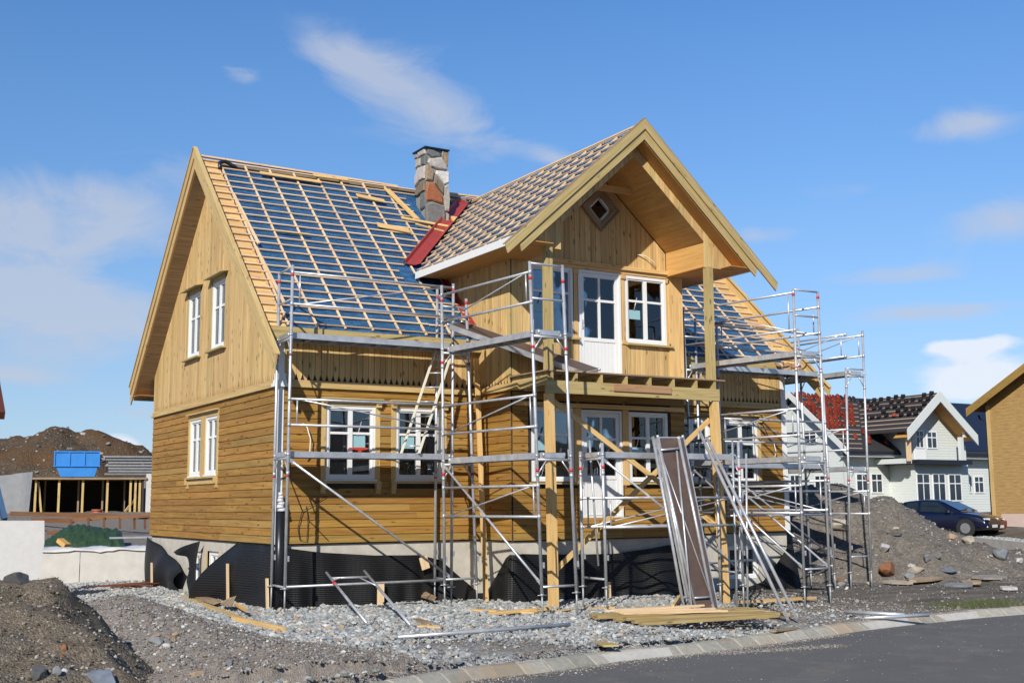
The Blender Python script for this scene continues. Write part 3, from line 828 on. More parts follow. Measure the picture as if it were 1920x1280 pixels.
# bargeboards, soffits, box eaves
PB = 8.555
mb = MB(); barge(mb, lambda h, z, t: V(h, -3.07-t, z), BC, PB, .89, 3.276, 10.161, .0, .215, .03); mb.build('bargeboard', W_GREEN, ROOT)
mb = MB(); barge(mb, lambda h, z, t: V(h, -3.035-t, z), BC, PB, .89, 3.60, 9.62, .19, .43, .03); mb.build('bargeboard', W_GREEN, ROOT)
mb = MB()
for e in (3.276, 10.161):
    h = e-BC; mb.box((BC, -3.10, PB+.002), (h, 0, -abs(h)*.89), (0, .11, 0), (0, 0, .022))
mb.build('verge_cap', W_OLD, ROOT)
SA = 8.10
mb = MB()
for e in (DX0, DX1):
    h = e-BC; k = (SA-5.71)/.89*(1 if h > 0 else -1)
    mb.box((BC, -3.03, SA), (k, 0, -abs(k)*.89), (0, .36, 0), (0, 0, .012))
mb.bx(DX0, 4.40, -3.03, 1.25, 5.70, 5.715); mb.bx(4.40, 4.79, -2.66, BY-.03, 5.70, 5.715)
mb.bx(BX1+.02, DX1, -3.03, 1.25, 5.70, 5.715); mb.bx(8.45, BX1+.02, -2.66, BY-.03, 5.70, 5.715)
mb.build('eave_soffit', W_SOFFIT, ROOT)
for xa in (DX0-.025, DX1):
    mb = MB(); mb.bx(xa, xa+.025, -3.02, 1.42, 5.68, 5.835); mb.build('eave_fascia', M_WHITE, ROOT)
# pediment face and recessed ceiling
PY = -2.68
mb = MB(); PF = fr_front(PY)
oz = lambda x: SA-.01-.89*abs(x-BC)
iz = lambda x: 7.86-.89*abs(x-BC)
vboards(mb, PF, 4.0, 4.79, 5.69, oz, bw=.13); vboards(mb, PF, 8.45, 9.28, 5.69, oz, bw=.13)
vboards(mb, PF, 4.79, BC, lambda x: max(iz(x), 5.69), oz, bw=.13); vboards(mb, PF, BC, 8.45, lambda x: max(iz(x), 5.69), oz, bw=.13)
mb.build('pediment_cladding', W_UP, ROOT)
mb = MB()
NP = 16
for sgn in (-1, 1):
    for k in range(NP):
        x0, x1 = 1.83*k/NP, 1.83*(k+1)/NP
        P = [V(BC+sgn*x0, PY, iz(BC+x0)+.012), V(BC+sgn*(x1-.003), PY, iz(BC+x1-.003)+.012), V(BC+sgn*(x1-.003), BY-.02, iz(BC+x1-.003)+.012), V(BC+sgn*x0, BY-.02, iz(BC+x0)+.012)]
        mb.prism(P, (0, 0, .02), grain=(0, 1, 0))
    X = BC+sgn*1.835; mb.bx(X, X+.02*sgn, PY, BY-.02, 5.72, iz(X)+.03)
mb.bx(BC-.55, BC+.55, -1.9, -1.86, 7.28, 7.42)
mb.build('porch_ceiling', W_ORANGE, ROOT)

# valley flashings
for sgn in (-1, 1):
    mb = MB()
    def VP(x, off, lift): 
        X = BC-x; y = vy(X); return V(BC+sgn*x*-1*-1 if sgn > 0 else X, y, mz(y)+lift)
    for x0, x1 in ((-.12, 2.78),):
        def row(x):
            X = BC-x; y = vy(X); z = dz(X); m = lambda a: (2*BC-a if sgn > 0 else a)
            d = .30
            return [V(m(X-d-.07), y, mz(y)+.085), V(m(X-d-.03), y, mz(y)+.17), V(m(X-d), y, mz(y)+.17), V(m(X-d+.02), y, mz(y)+.10), V(m(X-.06), y, mz(y)+.09), V(m(X+.06), y-.06, dz(X+.06)+.08), V(m(X+.09), y-.09, dz(X+.09)+.13)]
        mb.grid([row(x0+(x1-x0)*i/12) for i in range(13)], .2, smooth=False)
    mb.build('valley_flashing', M_FLASH, ROOT, solid=.004)
for fr, s in ((BX0-.03, -1), (BX1+.03, 1)):
    mb = MB(); mb.box((fr, -.2, mz(-.2)+.03), (s*.012, 0, 0), (0, 1.75, 1.75*MSL), (0, -.02, .14)); mb.box((fr, -.2, mz(-.2)+.05), (s*.10, 0, 0), (0, 1.75, 1.75*MSL), (0, -.005, .012))
    mb.build('wall_flashing', M_FLASH, ROOT)
mb = MB(); mb.bx(3.7, BX0, 1.45, 1.5, 5.5, 5.66); mb.build('valley_end_plate', M_FLASH, ROOT)

# chimney of field stones
CH = (4.93, 5.53, 3.50, 4.10)
mb = MB(); mb.bx(CH[0]+.03, CH[1]-.03, CH[2]+.03, CH[3]-.03, 7.2, 9.44); ch = mb.build('chimney', plain('chimney_mortar', (.30, .28, .25), .9, 0, .3, 20, .4), ROOT)
mb = MB()
G1, G2, G3, WH, OR, BR, TN = (.16, .17, .17), (.30, .29, .27), (.42, .38, .33), (.66, .62, .57), (.36, .13, .06), (.20, .16, .115), (.34, .25, .16)
stones = [  # front face, (a, z) as fractions of width and metres above 7.55, taken row by row
    ([(.02, .0), (.93, .0), (.97, .32), (.9, .60), (.3, .66), (.0, .60)], (.20, .19, .18)), ([(.96, .05), (1.08, .10), (1.12, .38), (1.0, .42), (.98, .2)], G3),
    ([(.0, .66), (.30, .70), (.86, .63), (.84, .86), (.55, 1.10), (.42, 1.24), (.12, 1.24), (.02, 1.0)], OR), ([(.92, .45), (1.12, .45), (1.16, .8), (1.1, 1.25), (.9, 1.2), (.88, .9)], G3),
    ([(.44, 1.22), (.60, 1.08), (.86, .90), (.88, 1.18), (.5, 1.44)], BR), ([(.02, 1.26), (.34, 1.27), (.42, 1.56), (.2, 1.72), (.05, 1.75)], TN),
    ([(.48, 1.50), (.9, 1.22), (1.12, 1.27), (1.13, 1.62), (.5, 1.60)], WH), ([(.08, 1.80), (.25, 1.68), (.5, 1.64), (1.08, 1.66), (.98, 1.86), (.78, 2.02), (.15, 1.92)], (.46, .42, .38)),
    ([(.05, 2.06), (.3, 1.95), (.72, 2.0), (.76, 2.10), (.35, 2.20), (.05, 2.2)], G1), ([(.86, 1.94), (1.0, 1.78), (1.08, 1.76), (1.1, 2.2), (.86, 2.2)], TN), ([(.78, 2.05), (.84, 1.95), (.84, 2.2), (.76, 2.2)], G2)]
def stone(P, d, c):
    P = [Vector(p) for p in P]; d = Vector(d); cc = sum(P, Vector((0, 0, 0)))/len(P); b = len(mb.v); n = len(P)
    q = [cc+(p-cc)*.97 for p in P]; r = [cc+(p-cc)*.80 for p in P]
    for p in q: mb.v.append(p-d*.6)
    for p in q: mb.v.append(p+d*.5)
    for p in r: mb.v.append(p+d*(1+random.uniform(-.2, .3)))
    c4 = (*c, 1)
    for lv in (0, 1):
        for i in range(n):
            j = (i+1) % n; mb.face([b+lv*n+i, b+lv*n+j, b+(lv+1)*n+j, b+(lv+1)*n+i], [(0, 0)]*4, c4)
    mb.face([b+2*n+i for i in range(n)], [(0, 0)]*n, c4)
cw = CH[1]-CH[0]
for poly, c in stones: stone([V(CH[0]+a*cw*.98, CH[2]+.03, 7.52+z*.87) for a, z in poly], (0, -.05, 0), c)
side = [([(.5, .45), (1.0, .5), (1.0, .95), (.6, .95)], G1), ([(.0, .95), (.25, .9), (.95, .98), (.95, 1.28), (.4, 1.3), (.05, 1.15)], BR), ([(.0, 1.2), (.4, 1.34), (.9, 1.34), (.95, 1.72), (.2, 1.76), (-.05, 1.5)], (.50, .45, .42)),
        ([(.55, 1.78), (.96, 1.72), (.98, 2.02), (.6, 2.02)], G1), ([(.1, 1.74), (.5, 1.78), (.5, 2.0), (.15, 2.04)], G3), ([(.3, 2.06), (.95, 2.05), (.98, 2.2), (.2, 2.2)], (.45, .44, .42)), ([(0, 2.05), (.25, 2.06), (.18, 2.2), (0, 2.2)], G2)]
for poly, c in side: stone([V(CH[0]+.03, CH[3]-a*(CH[3]-CH[2]), 7.52+z*.87) for a, z in poly], (-.05, 0, 0), c)
for k in range(14):                                     # hidden faces, coarser
    z0 = 7.55+.13*k
    stone([V(CH[1]-.03, CH[2]+.02, z0), V(CH[1]-.03, CH[3], z0), V(CH[1]-.03, CH[3], z0+.12), V(CH[1]-.03, CH[2]+.02, z0+.12)], (.04, 0, 0), random.choice((G1, G2, G3)))
mb.build('chimney_stones', tinted('field_stone', .85, 14, .35, .6), ch, colattr=True)
mb = MB(); mb.bx(CH[0]-.045, CH[1]+.045, CH[2]-.055, CH[3]+.05, 9.44, 9.475); mb.build('chimney_cap', M_BLACKM, ch)

# balcony
mb = MB(); n = 11
for k in range(n):
    y0 = -2.80+(2.80+BY-.03)*k/n; mb.bx(4.36, 8.84, y0, y0+(2.80+BY-.03)/n-.006, 3.255, 3.283)
mb.build('balcony_decking', W_OLD, ROOT)
mb = MB()
for x in (4.50, 5.06, 5.66, 6.27, 6.87, 7.47, 8.07, 8.57): mb.bx(x-.024, x+.024, -2.78, BY-.05, 3.083, 3.253)
mb.build('balcony_joist', W_GREEN, ROOT)
mb = MB(); mb.bx(4.37, 8.69, -2.78, -2.70, 2.835, 3.081); mb.build('balcony_beam', W_GREEN, ROOT)
mb = MB(); mb.bx(4.43, 4.475, -2.695, BY-.05, 3.0, 3.25); mb.build('balcony_beam', W_GREEN, ROOT)
mb = MB(); mb.bx(5.93, 7.38, -2.812, -2.783, 2.93, 3.07); mb.build('nailed_plank', wood('nailed_plank_wood', (.30, .15, .07), (.42, .23, .12), (.5, .3, .18), .1, .3), ROOT)
for (p, q, mat) in (((4.47, -2.69, 3.285), (4.47, -2.69, 5.70), W_GREEN), ((8.54, -2.69, 3.285), (8.55, -2.69, 5.70), W_GREEN), ((4.52, -2.69, -1.3), (4.47, -2.69, 2.833), W_RAW), ((8.745, -2.69, -1.4), (8.60, -2.69, 2.833), W_RAW)):
    mb = MB(); mb.beam(p, q, .15, .15, (0, 1, 0)); mb.build('balcony_post', mat, ROOT)
for p, q in (((4.55, -2.60, 2.74), (8.62, -2.60, .25)), ((8.56, -2.58, 2.45), (4.62, -2.58, -.55))):
    mb = MB(); mb.beam(p, q, .025, .10, (0, 0, 1)); mb.build('diagonal_brace', W_RAW, ROOT)
mb = MB(); mb.grid([[V(12.75+.85*i/9, -.22-.30*j/7+.05*math.sin(i*2.1+j), 4.14-.34*j/7+.09*math.sin(i*1.7+j*1.3)*math.sin(j*1.1)) for i in range(10)] for j in range(8)], smooth=False); mb.build('wrapping_paper', plain('kraft_paper', (.36, .21, .09), .5, 0, .3, 6, .4), ROOT, solid=.006)
# electrical conduit stubs and hanging cables
mb = MB(); mb.path([V(.50, -.03, 2.30), V(.56, -.10, 2.22), V(.62, -.13, 2.0), V(.62, -.11, 1.78), V(.56, -.08, 1.62)], .013); mb.build('conduit_stub', M_CONDUIT, ROOT)
mb = MB(); mb.path([V(12.62, -.03, 2.32), V(12.72, -.09, 2.2), V(12.76, -.12, 1.95), V(12.68, -.1, 1.62)], .013); mb.build('conduit_stub', M_CONDUIT, ROOT)
mb = MB(); mb.path([V(7.65, BY-.03, 6.13), V(7.85, BY-.10, 6.10), V(8.05, BY-.13, 5.98), V(8.12, BY-.12, 5.86)], .012); mb.build('conduit_stub', M_CONDUIT, ROOT)
mb = MB()
mb.path([V(.22, -.05, 1.75), V(.25, -.06, 1.2), V(.50, -.06, .62), V(.42, -.06, .3), V(.46, -.06, .08), V(.6, -.06, .05), V(.62, -.06, .5), V(.58, -.05, .72)], .008)
mb.path([V(.5, -.06, .62), V(1.0, -.05, .9)], .006); mb.path([V(.58, -.06, .5), V(1.05, -.05, .05)], .006)
mb.build('hanging_cable', M_CABLE, ROOT)
mb = MB(); mb.path([V(12.1, -.06, 2.95), V(12.14, -.08, 1.0), V(12.16, -.07, -.2), V(12.1, -.09, -.6)], .008); mb.path([V(12.25, -.06, 2.9), V(12.6, -.06, 2.3)], .007); mb.build('hanging_cable', plain('blue_cable', (.02, .03, .12), .5), ROOT)

# ------------------------------------------------------------------ ground, road, kerb
def interp(x, xs, ys): return float(np.interp(x, xs, ys))
KP = [(-16.0, -11.6), (-7.0, -9.75)] + [p[:2] for p in ((-2.044, -8.946, -1.300), (-1.311, -8.779, -1.300), (-0.403, -8.384, -1.300), (0.499, -8.386, -1.300), (2.219, -7.988, -1.300), (3.354, -8.002, -1.300), (4.613, -7.785, -1.300), (6.093, -7.513, -1.300), (8.351, -7.068, -1.300), (9.537, -7.009, -1.300), (10.891, -6.876, -1.300), (12.583, -6.916, -1.300))]
KP = [KP[0], KP[1], KP[2], KP[4], KP[5], KP[6], KP[7], KP[8], KP[9], KP[10], KP[12], KP[13]]
dx_, dy_ = KP[-1][0]-KP[-2][0], KP[-1][1]-KP[-2][1]
KP.append((KP[-1][0]+dx_*12, KP[-1][1]+dy_*12))
KX, KY = [p[0] for p in KP], [p[1] for p in KP]
yk = lambda x: interp(x, KX, KY)
ZROAD = -1.43
def sstep(a, b, x):
    t = max(0, min(1, (x-a)/(b-a))); return t*t*(3-2*t)
LR, LZ = [0, 33.3, 34.2, 40, 48, 56, 63.6, 64.1, 80, 160, 600, 1500], [-1.25, -1.24, -.62, -.45, -.1, .45, .55, 2.2, 2.25, 2.4, 3.0, 4]
RR, RZ = [0, 22, 33, 42, 52, 60, 90, 160, 600, 1500], [-1.25, -1.40, -1.36, -.84, -.72, -.10, .05, .6, 2.5, 4]
def noise2(x, y):
    return (math.sin(x*1.7+y*.6)+math.sin(x*.7-y*1.9+1)+.6*math.sin(x*3.9+y*2.3+2)+.5*math.sin(-x*2.9+y*4.1))/3.1
def ground_h(x, y):
    dx, dy = x-CAM.x, y-CAM.y; r = math.hypot(dx, dy); az = math.degrees(math.atan2(dx, dy))
    w = sstep(36, 45, az)
    z = interp(r, LR, LZ)*(1-w)+interp(r, RR, RZ)*w
    if az < -10 or az > 105:  # unseen rise behind the camera, added to darken the window reflections
        z = -1.3+11*sstep(26, 95, r)*sstep(0, 40, min(abs(az+10), abs(az-105)) if -180 <= az <= 180 else 40)
    k = y-yk(x) if x < KX[-1] else 5
    if -25 < k < .12 and x > -16: return -1.52
    return z + .022*noise2(x*1.3, y*1.3)*(1 if r < 60 else 4)
azs = [a for a in np.arange(-210, 0, 6)] + [a for a in np.arange(0, 66, .5)] + [a for a in np.arange(66, 151, 6)]
rs = list(np.arange(2, 11, 1.0)) + list(np.arange(11, 36, .28)) + list(np.arange(36, 70, 1.0)) + [80, 100, 130, 180, 260, 400, 700, 1500]
mb = MB()
rows = [[(CAM.x+r*math.sin(R(a)), CAM.y+r*math.cos(R(a)), 0) for a in azs] for r in rs]
rows = [[(x, y, ground_h(x, y)) for x, y, _ in row] for row in rows]
mb.grid([row[::-1] for row in rows])

def ground_mat():
    m, n, l, b = new_mat('site_ground')
    geo = n.new('ShaderNodeNewGeometry'); pos = geo.outputs['Position']
    t1 = tex(n, l, 'Noise', .55, pos, 5, .6); t2 = tex(n, l, 'Noise', 9, pos, 8, .7)
    vo = n.new('ShaderNodeTexVoronoi'); vo.inputs['Scale'].default_value = 22; l.new(pos, vo.inputs['Vector'])
    vo2 = n.new('ShaderNodeTexVoronoi'); vo2.inputs['Scale'].default_value = 60; l.new(pos, vo2.inputs['Vector'])
    soil = ramp(n, l, t2.outputs[0], [(.3, (.155, .13, .105)), (.55, (.25, .215, .18)), (.75, (.34, .305, .26))])
    peb = ramp(n, l, vo2.outputs['Color'], [(.0, (.14, .12, .095)), (.5, (.27, .235, .195)), (.85, (.36, .325, .28)), (1, (.55, .52, .46))])
    soil = mixc(n, l, .6, soil, peb)
    grav = ramp(n, l, vo.outputs['Color'], [(.0, (.17, .175, .175)), (.5, (.33, .335, .325)), (1, (.5, .49, .455))])
    sx = n.new('ShaderNodeSeparateXYZ'); l.new(pos, sx.inputs[0])
    east = ramp(n, l, nmath(n, l, 'DIVIDE', nmath(n, l, 'SUBTRACT', sx.outputs[0], 7.5), 3.0, True), [(0, (1, 1, 1)), (1, (0, 0, 0))])
    f = nmath(n, l, 'MULTIPLY', ramp(n, l, t1.outputs[0], [(.42, (0, 0, 0)), (.52, (1, 1, 1))]), east)
    north = nmath(n, l, 'DIVIDE', nmath(n, l, 'SUBTRACT', 14.0, sx.outputs[1]), 2.0, True); f = nmath(n, l, 'MULTIPLY', f, north)
    c = mixc(n, l, f, soil, grav)
    # mud east of the house, thin grass on the far bank
    mud = ramp(n, l, tex(n, l, 'Noise', 1.1, mapping(n, l, pos, (.5, 1.6, 1)), 6, .6).outputs[0], [(.32, (.075, .056, .04)), (.55, (.165, .145, .12)), (.8, (.26, .235, .20))])
    e2 = nmath(n, l, 'DIVIDE', nmath(n, l, 'SUBTRACT', sx.outputs[0], 9.0), 3.0, True)
    c = mixc(n, l, nmath(n, l, 'MULTIPLY', e2, .75), c, mud)
    gr = nmath(n, l, 'MULTIPLY', ramp(n, l, tex(n, l, 'Noise', .8, pos, 6, .7).outputs[0], [(.5, (0, 0, 0)), (.62, (1, 1, 1))]), nmath(n, l, 'DIVIDE', nmath(n, l, 'SUBTRACT', sx.outputs[0], 15.0), 6.0, True))
    c = mixc(n, l, nmath(n, l, 'MULTIPLY', gr, .6), c, (.10, .095, .035))
    l.new(c, b.inputs['Base Color']); b.inputs['Roughness'].default_value = .95; b.inputs['Specular IOR Level'].default_value = .15
    h = nmath(n, l, 'ADD', nmath(n, l, 'MULTIPLY', vo.outputs['Distance'], -1.2), nmath(n, l, 'ADD', nmath(n, l, 'MULTIPLY', t2.outputs[0], 1.0), nmath(n, l, 'MULTIPLY', vo2.outputs['Distance'], -.6)))
    bump(n, l, b, h, .9, .035)
    return m
tag(mb.build('ground', ground_mat()), kind='structure')

# road
def road_mat():
    m, n, l, b = new_mat('asphalt')
    pos = n.new('ShaderNodeNewGeometry').outputs['Position']
    t = tex(n, l, 'Noise', 90, pos, 4, .7); t2 = tex(n, l, 'Noise', .9, mapping(n, l, pos, (.35, 1.2, 1)), 6, .6)
    t3 = tex(n, l, 'Noise', 1.6, pos, 7, .65)
    c = ramp(n, l, t.outputs[0], [(.3, (.09, .087, .082)), (.7, (.18, .175, .168))])
    c = mixc(n, l, ramp(n, l, t2.outputs[0], [(.4, (0, 0, 0)), (.7, (.5, .5, .5))]), c, (.11, .108, .105))
    c = mixc(n, l, ramp(n, l, t3.outputs[0], [(.52, (0, 0, 0)), (.70, (.7, .7, .7))]), c, (.19, .17, .145))
    l.new(c, b.inputs['Base Color']); b.inputs['Roughness'].default_value = .95; b.inputs['Specular IOR Level'].default_value = .12; bump(n, l, b, t.outputs[0], .6, .008)
    return m
mb = MB()
xs_ = list(np.linspace(-16, KX[-1], 60))
mb.grid([[(x, yk(x)-.10-q, ZROAD-.0006*q) for x in xs_] for q in (24, 12, 6, 3, 1, 0)])
tag(mb.build('road', road_mat()), kind='structure')
# kerb: bevelled granite-grey concrete stones, one after another
def kerb_mat():
    m, n, l, b = new_mat('kerb_stone')
    rnd = n.new('ShaderNodeNewGeometry').outputs['Random Per Island']
    pos = n.new('ShaderNodeNewGeometry').outputs['Position']
    t = tex(n, l, 'Noise', 12, pos, 8, .7); t1 = tex(n, l, 'Noise', .55, pos, 3)
    c = ramp(n, l, t.outputs[0], [(.3, (.24, .225, .18)), (.7, (.38, .36, .30))])
    c = mixc(n, l, nmath(n, l, 'MULTIPLY', nmath(n, l, 'MULTIPLY', ramp(n, l, t1.outputs[0], [(.5, (0, 0, 0)), (.6, (1, 1, 1))]), ramp(n, l, t.outputs[0], [(.35, (0, 0, 0)), (.6, (1, 1, 1))])), .55), c, (.36, .20, .07))
    hv = n.new('ShaderNodeHueSaturation'); l.new(c, hv.inputs['Color']); l.new(nmath(n, l, 'ADD', nmath(n, l, 'MULTIPLY', rnd, .35), .8), hv.inputs['Value'])
    l.new(hv.outputs[0], b.inputs['Base Color']); b.inputs['Roughness'].default_value = .9; bump(n, l, b, t.outputs[0], .4, .01)
    return m
seg = [Vector((x, y, 0)) for x, y in KP]; L = [0]
for i in range(1, len(seg)): L.append(L[-1]+(seg[i]-seg[i-1]).length)
def kat(s):
    i = max(0, min(len(L)-2, int(np.searchsorted(L, s))-1)); t = (s-L[i])/(L[i+1]-L[i]); return seg[i].lerp(seg[i+1], t)
mb = MB(); s = 4.0; st = .42
while s < L[-1]-1:
    a, c = kat(s+.008), kat(s+st-.008); d = (c-a).normalized(); o = V(d.y, -d.x, 0)     # o points to the road
    jz = random.uniform(-.006, .006)
    prof = [(.08, -1.56), (.08, -1.335), (.0, -1.305), (-.03, -1.305), (-.15, -1.318), (-.15, -1.56)]
    pr = [(.20, -1.56), (.185, ZROAD+.015), (.03, -1.312), (-.05, -1.30), (-.12, -1.31), (-.12, -1.56)]
    P = [a+o*q+V(0, 0, z+jz) for q, z in pr]
    mb.prism(P, c-a, grain=d); s += st
tag(mb.build('kerb', kerb_mat(), bevel=.012), kind='structure')
mb = MB(); s = 4.0
pr = [(.17, -1.56), (.165, ZROAD+.012), (.025, -1.322), (-.05, -1.31), (-.10, -1.32), (-.10, -1.56)]
while s < L[-1]-3:
    a, c = kat(s), kat(s+2.0); d = (c-a).normalized(); o = V(d.y, -d.x, 0)
    mb.prism([a+o*q+V(0, 0, z) for q, z in pr], c-a, grain=d); s += 2.0
tag(mb.build('kerb_mortar', plain('kerb_mortar_mat', (.48, .46, .41), .9, 0, .2, 9)), kind='structure')

# scattered stone: many small stones as ONE mesh
def stones_mesh(name, pts, sizes, mat, parent=None, flat=.65):
    g = (1+5**.5)/2
    base = np.array([(-1, g, 0), (1, g, 0), (-1, -g, 0), (1, -g, 0), (0, -1, g), (0, 1, g), (0, -1, -g), (0, 1, -g), (g, 0, -1), (g, 0, 1), (-g, 0, -1), (-g, 0, 1)], float)
    base /= np.linalg.norm(base[0])
    F = np.array([(0, 11, 5), (0, 5, 1), (0, 1, 7), (0, 7, 10), (0, 10, 11), (1, 5, 9), (5, 11, 4), (11, 10, 2), (10, 7, 6), (7, 1, 8), (3, 9, 4), (3, 4, 2), (3, 2, 6), (3, 6, 8), (3, 8, 9), (4, 9, 5), (2, 4, 11), (6, 2, 10), (8, 6, 7), (9, 8, 1)])
    pts = np.asarray(pts, float); N = len(pts); sizes = np.asarray(sizes, float)
    v = base[None]*(1+rng.uniform(-.32, .32, (N, 12, 1)))
    v = v*np.stack([rng.uniform(.75, 1.3, N), rng.uniform(.6, 1.05, N), rng.uniform(flat*.6, flat*1.3, N)], 1)[:, None, :]
    a = rng.uniform(0, 6.28, N); t = rng.uniform(-.6, .6, N)
    ca, sa, ct, st_ = np.cos(a), np.sin(a), np.cos(t), np.sin(t)
    y, z = v[..., 1]*ct[:, None]-v[..., 2]*st_[:, None], v[..., 1]*st_[:, None]+v[..., 2]*ct[:, None]
    x = v[..., 0]; v = np.stack([x*ca[:, None]-y*sa[:, None], x*sa[:, None]+y*ca[:, None], z], -1)
    v = v*(sizes[:, None, None]*.5) + pts[:, None, :]
    off = np.array(wloc(parent)) if parent else np.zeros(3)
    v = (v-off).reshape(-1, 3); f = (F[None]+(np.arange(N)*12)[:, None, None]).reshape(-1)
    me = bpy.data.meshes.new(name); me.vertices.add(len(v)); me.vertices.foreach_set('co', v.astype(np.float32).ravel())
    nf = len(f)//3; me.loops.add(len(f)); me.loops.foreach_set('vertex_index', f.astype(np.int32))
    me.polygons.add(nf); me.polygons.foreach_set('loop_start', np.arange(0, len(f), 3, dtype=np.int32))
    me.update(calc_edges=True); me.materials.append(mat); me.polygons.foreach_set('use_smooth', np.zeros(nf, dtype=bool))
    o = bpy.data.objects.new(name, me); COL.objects.link(o)
    if parent: o.parent = parent
    return o
def stone_mat(name, stops, var=.3):
    m, n, l, b = new_mat(name)
    geo = n.new('ShaderNodeNewGeometry'); rnd = geo.outputs['Random Per Island']
    r = n.new('ShaderNodeValToRGB'); r.color_ramp.interpolation = 'CONSTANT'; l.new(rnd, r.inputs[0])
    while len(r.color_ramp.elements) < len(stops): r.color_ramp.elements.new(.5)
    for e, (p, c) in zip(r.color_ramp.elements, stops): e.position = p; e.color = (*c, 1)
    t = tex(n, l, 'Noise', 25, geo.outputs['Position'], 6, .65)
    c = mixc(n, l, 1.0, r.outputs[0], ramp(n, l, t.outputs[0], [(.3, (1-var,)*3), (.7, (1.1,)*3)]), 'MULTIPLY')
    l.new(c, b.inputs['Base Color']); b.inputs['Roughness'].default_value = .85; b.inputs['Specular IOR Level'].default_value = .25
    bump(n, l, b, t.outputs[0], .5, .012)
    return m
M_GRAVEL = stone_mat('crushed_stone', [(0, (0.253, 0.267, 0.263)), (0.2, (0.338, 0.352, 0.347)), (0.42, (0.412, 0.422, 0.412)), (0.62, (0.291, 0.3, 0.291)), (0.76, (0.506, 0.506, 0.479)), (0.86, (0.422, 0.361, 0.281)), (0.92, (0.178, 0.187, 0.192)), (0.955, (0.6, 0.581, 0.534)), (0.985, (0.393, 0.253, 0.159))])
M_SOILST = stone_mat('soil_stone', [(0, (.16, .14, .12)), (.3, (.23, .21, .185)), (.6, (.31, .295, .275)), (.8, (.40, .39, .37)), (.9, (.27, .20, .135)), (.95, (.58, .56, .51))])

N = 60000
px = rng.uniform(-7.5, 10.2, N*3); py = rng.uniform(-10, 11.5, N*3)
keep_p, keep_s = [], []
def nz(x, y): return .5+.5*noise2(x*.55+3, y*.75)
for x, y in zip(px, py):
    if len(keep_p) >= N: break
    k = y-yk(x)
    if k < .14: continue
    if x > -.02 and x < 9.0 and y > .0: continue
    if BX0 < x < BX1 and y > BY: continue
    if y > 0 and x > -.05: continue
    if y > 0 and x < -5.5: continue
    dens = 1.0
    dh = -y if x > -.2 else min(abs(x)*.55, 9)                       # distance from the house front
    soil = sstep(.50, .66, nz(x, y))*sstep(1.8, 4.0, dh)
    dens *= 1-.86*soil
    dens *= 1-.92*sstep(6.2, 8.4, x - .45*(y+4))
    if x < -.2 and y > -.5: dens *= .9
    if x < 1.5: dens *= 1-.8*sstep(-5.2, -6.6, y+.28*x)
    if random.random() > dens: continue
    s = random.choice((.04, .055, .07, .085, .115)) if dh < 3.2 else random.choice((.028, .036, .048, .06, .085))
    s *= random.uniform(.75, 1.25)
    keep_p.append((x, y, ground_h(x, y)+s*.10+random.uniform(0, .03))); keep_s.append(s)
g = stones_mesh('gravel', keep_p, keep_s, M_GRAVEL); tag(g, 'loose grey crushed stone spread in front of the house', 'gravel', kind='stuff')
# fine soil pebbles over the bare patches and the mud to the right
pp, ss = [], []
for _ in range(26000):
    if random.random() < .82: x, y = random.uniform(-8, 12), random.uniform(-10, -1)
    else: x, y = random.uniform(9, 22), random.uniform(-8, 6)
    if y-yk(x) < .15 or (y > -.1 and -.1 < x < HW): continue
    s = random.choice((.018, .025, .03, .04))*random.uniform(.8, 1.3)
    if random.random() < .02: s *= 2.5
    pp.append((x, y, ground_h(x, y)+s*.15)); ss.append(s)
for _ in range(900):
    x = random.uniform(-3, 14); y = yk(x)-.3-abs(random.gauss(0, 2.2)); s = random.choice((.008, .012, .018)); pp.append((x, y, ZROAD-.0006*(yk(x)-y)+s*.3)); ss.append(s)
# spilled grit along the kerb on the asphalt
for _ in range(2600):
    x = random.uniform(-1.2, 7.0); q = abs(random.gauss(0, .18 if x < 2.6 else .10)); y = yk(x)-.23-q
    s = random.choice((.012, .018, .025)); pp.append((x, y, ZROAD+s*.3)); ss.append(s)
for _ in range(1800):
    t = random.random(); x = 3.6+2.2*t+random.gauss(0, .10); y = yk(x)-.35-.75*t+random.gauss(0, .10)
    s = random.choice((.01, .016, .022)); pp.append((x, y, ZROAD+s*.3)); ss.append(s)
g = stones_mesh('grit', pp, ss, M_SOILST); tag(g, 'fine brown grit and pebbles scattered over the bare soil and the road edge', 'grit', kind='stuff')

# ------------------------------------------------------------------ drainage membrane round the foundation
def sheet(name, rows, label, sub=0):
    mb = MB(); mb.grid(rows, .12)
    xs = np.array([tuple(p) for p in mb.v]); c = Vector((xs[:, 0].mean(), xs[:, 1].mean(), xs[:, 2].min())); mb.v = [p-c for p in mb.v]
    o = mb.build(name, M_MEMB, None, solid=.008, subsurf=sub); o.location = c
    return tag(o, label, 'membrane')
def hang(fr, a0, a1, top, n=56, nz_=12, out=.05, amp=.02, zb=-1.36, curl=None):
    rows = []
    for j in range(nz_+1):
        row = []
        for i in range(n+1):
            a = a0+(a1-a0)*i/n; zt = top(a); t = j/nz_
            d = out+amp*1.3*math.sin(a*3.1+t*2)+amp*math.sin(a*7.3+1-t*2.5)+.06*t+.035*t*math.sin(a*12+3*math.sin(a*2))
            if curl: d += curl(a, t)
            row.append(fr(a, d, zt+(zb-zt)*t))
        rows.append(row)
    return rows
t1 = lambda a: interp(a, [-.05, .1, .86, 2.0, 3.03, 3.5, 4.0, 4.30], [-.05, -.06, -.17, -.26, -.28, -.40, -.79, -1.04])
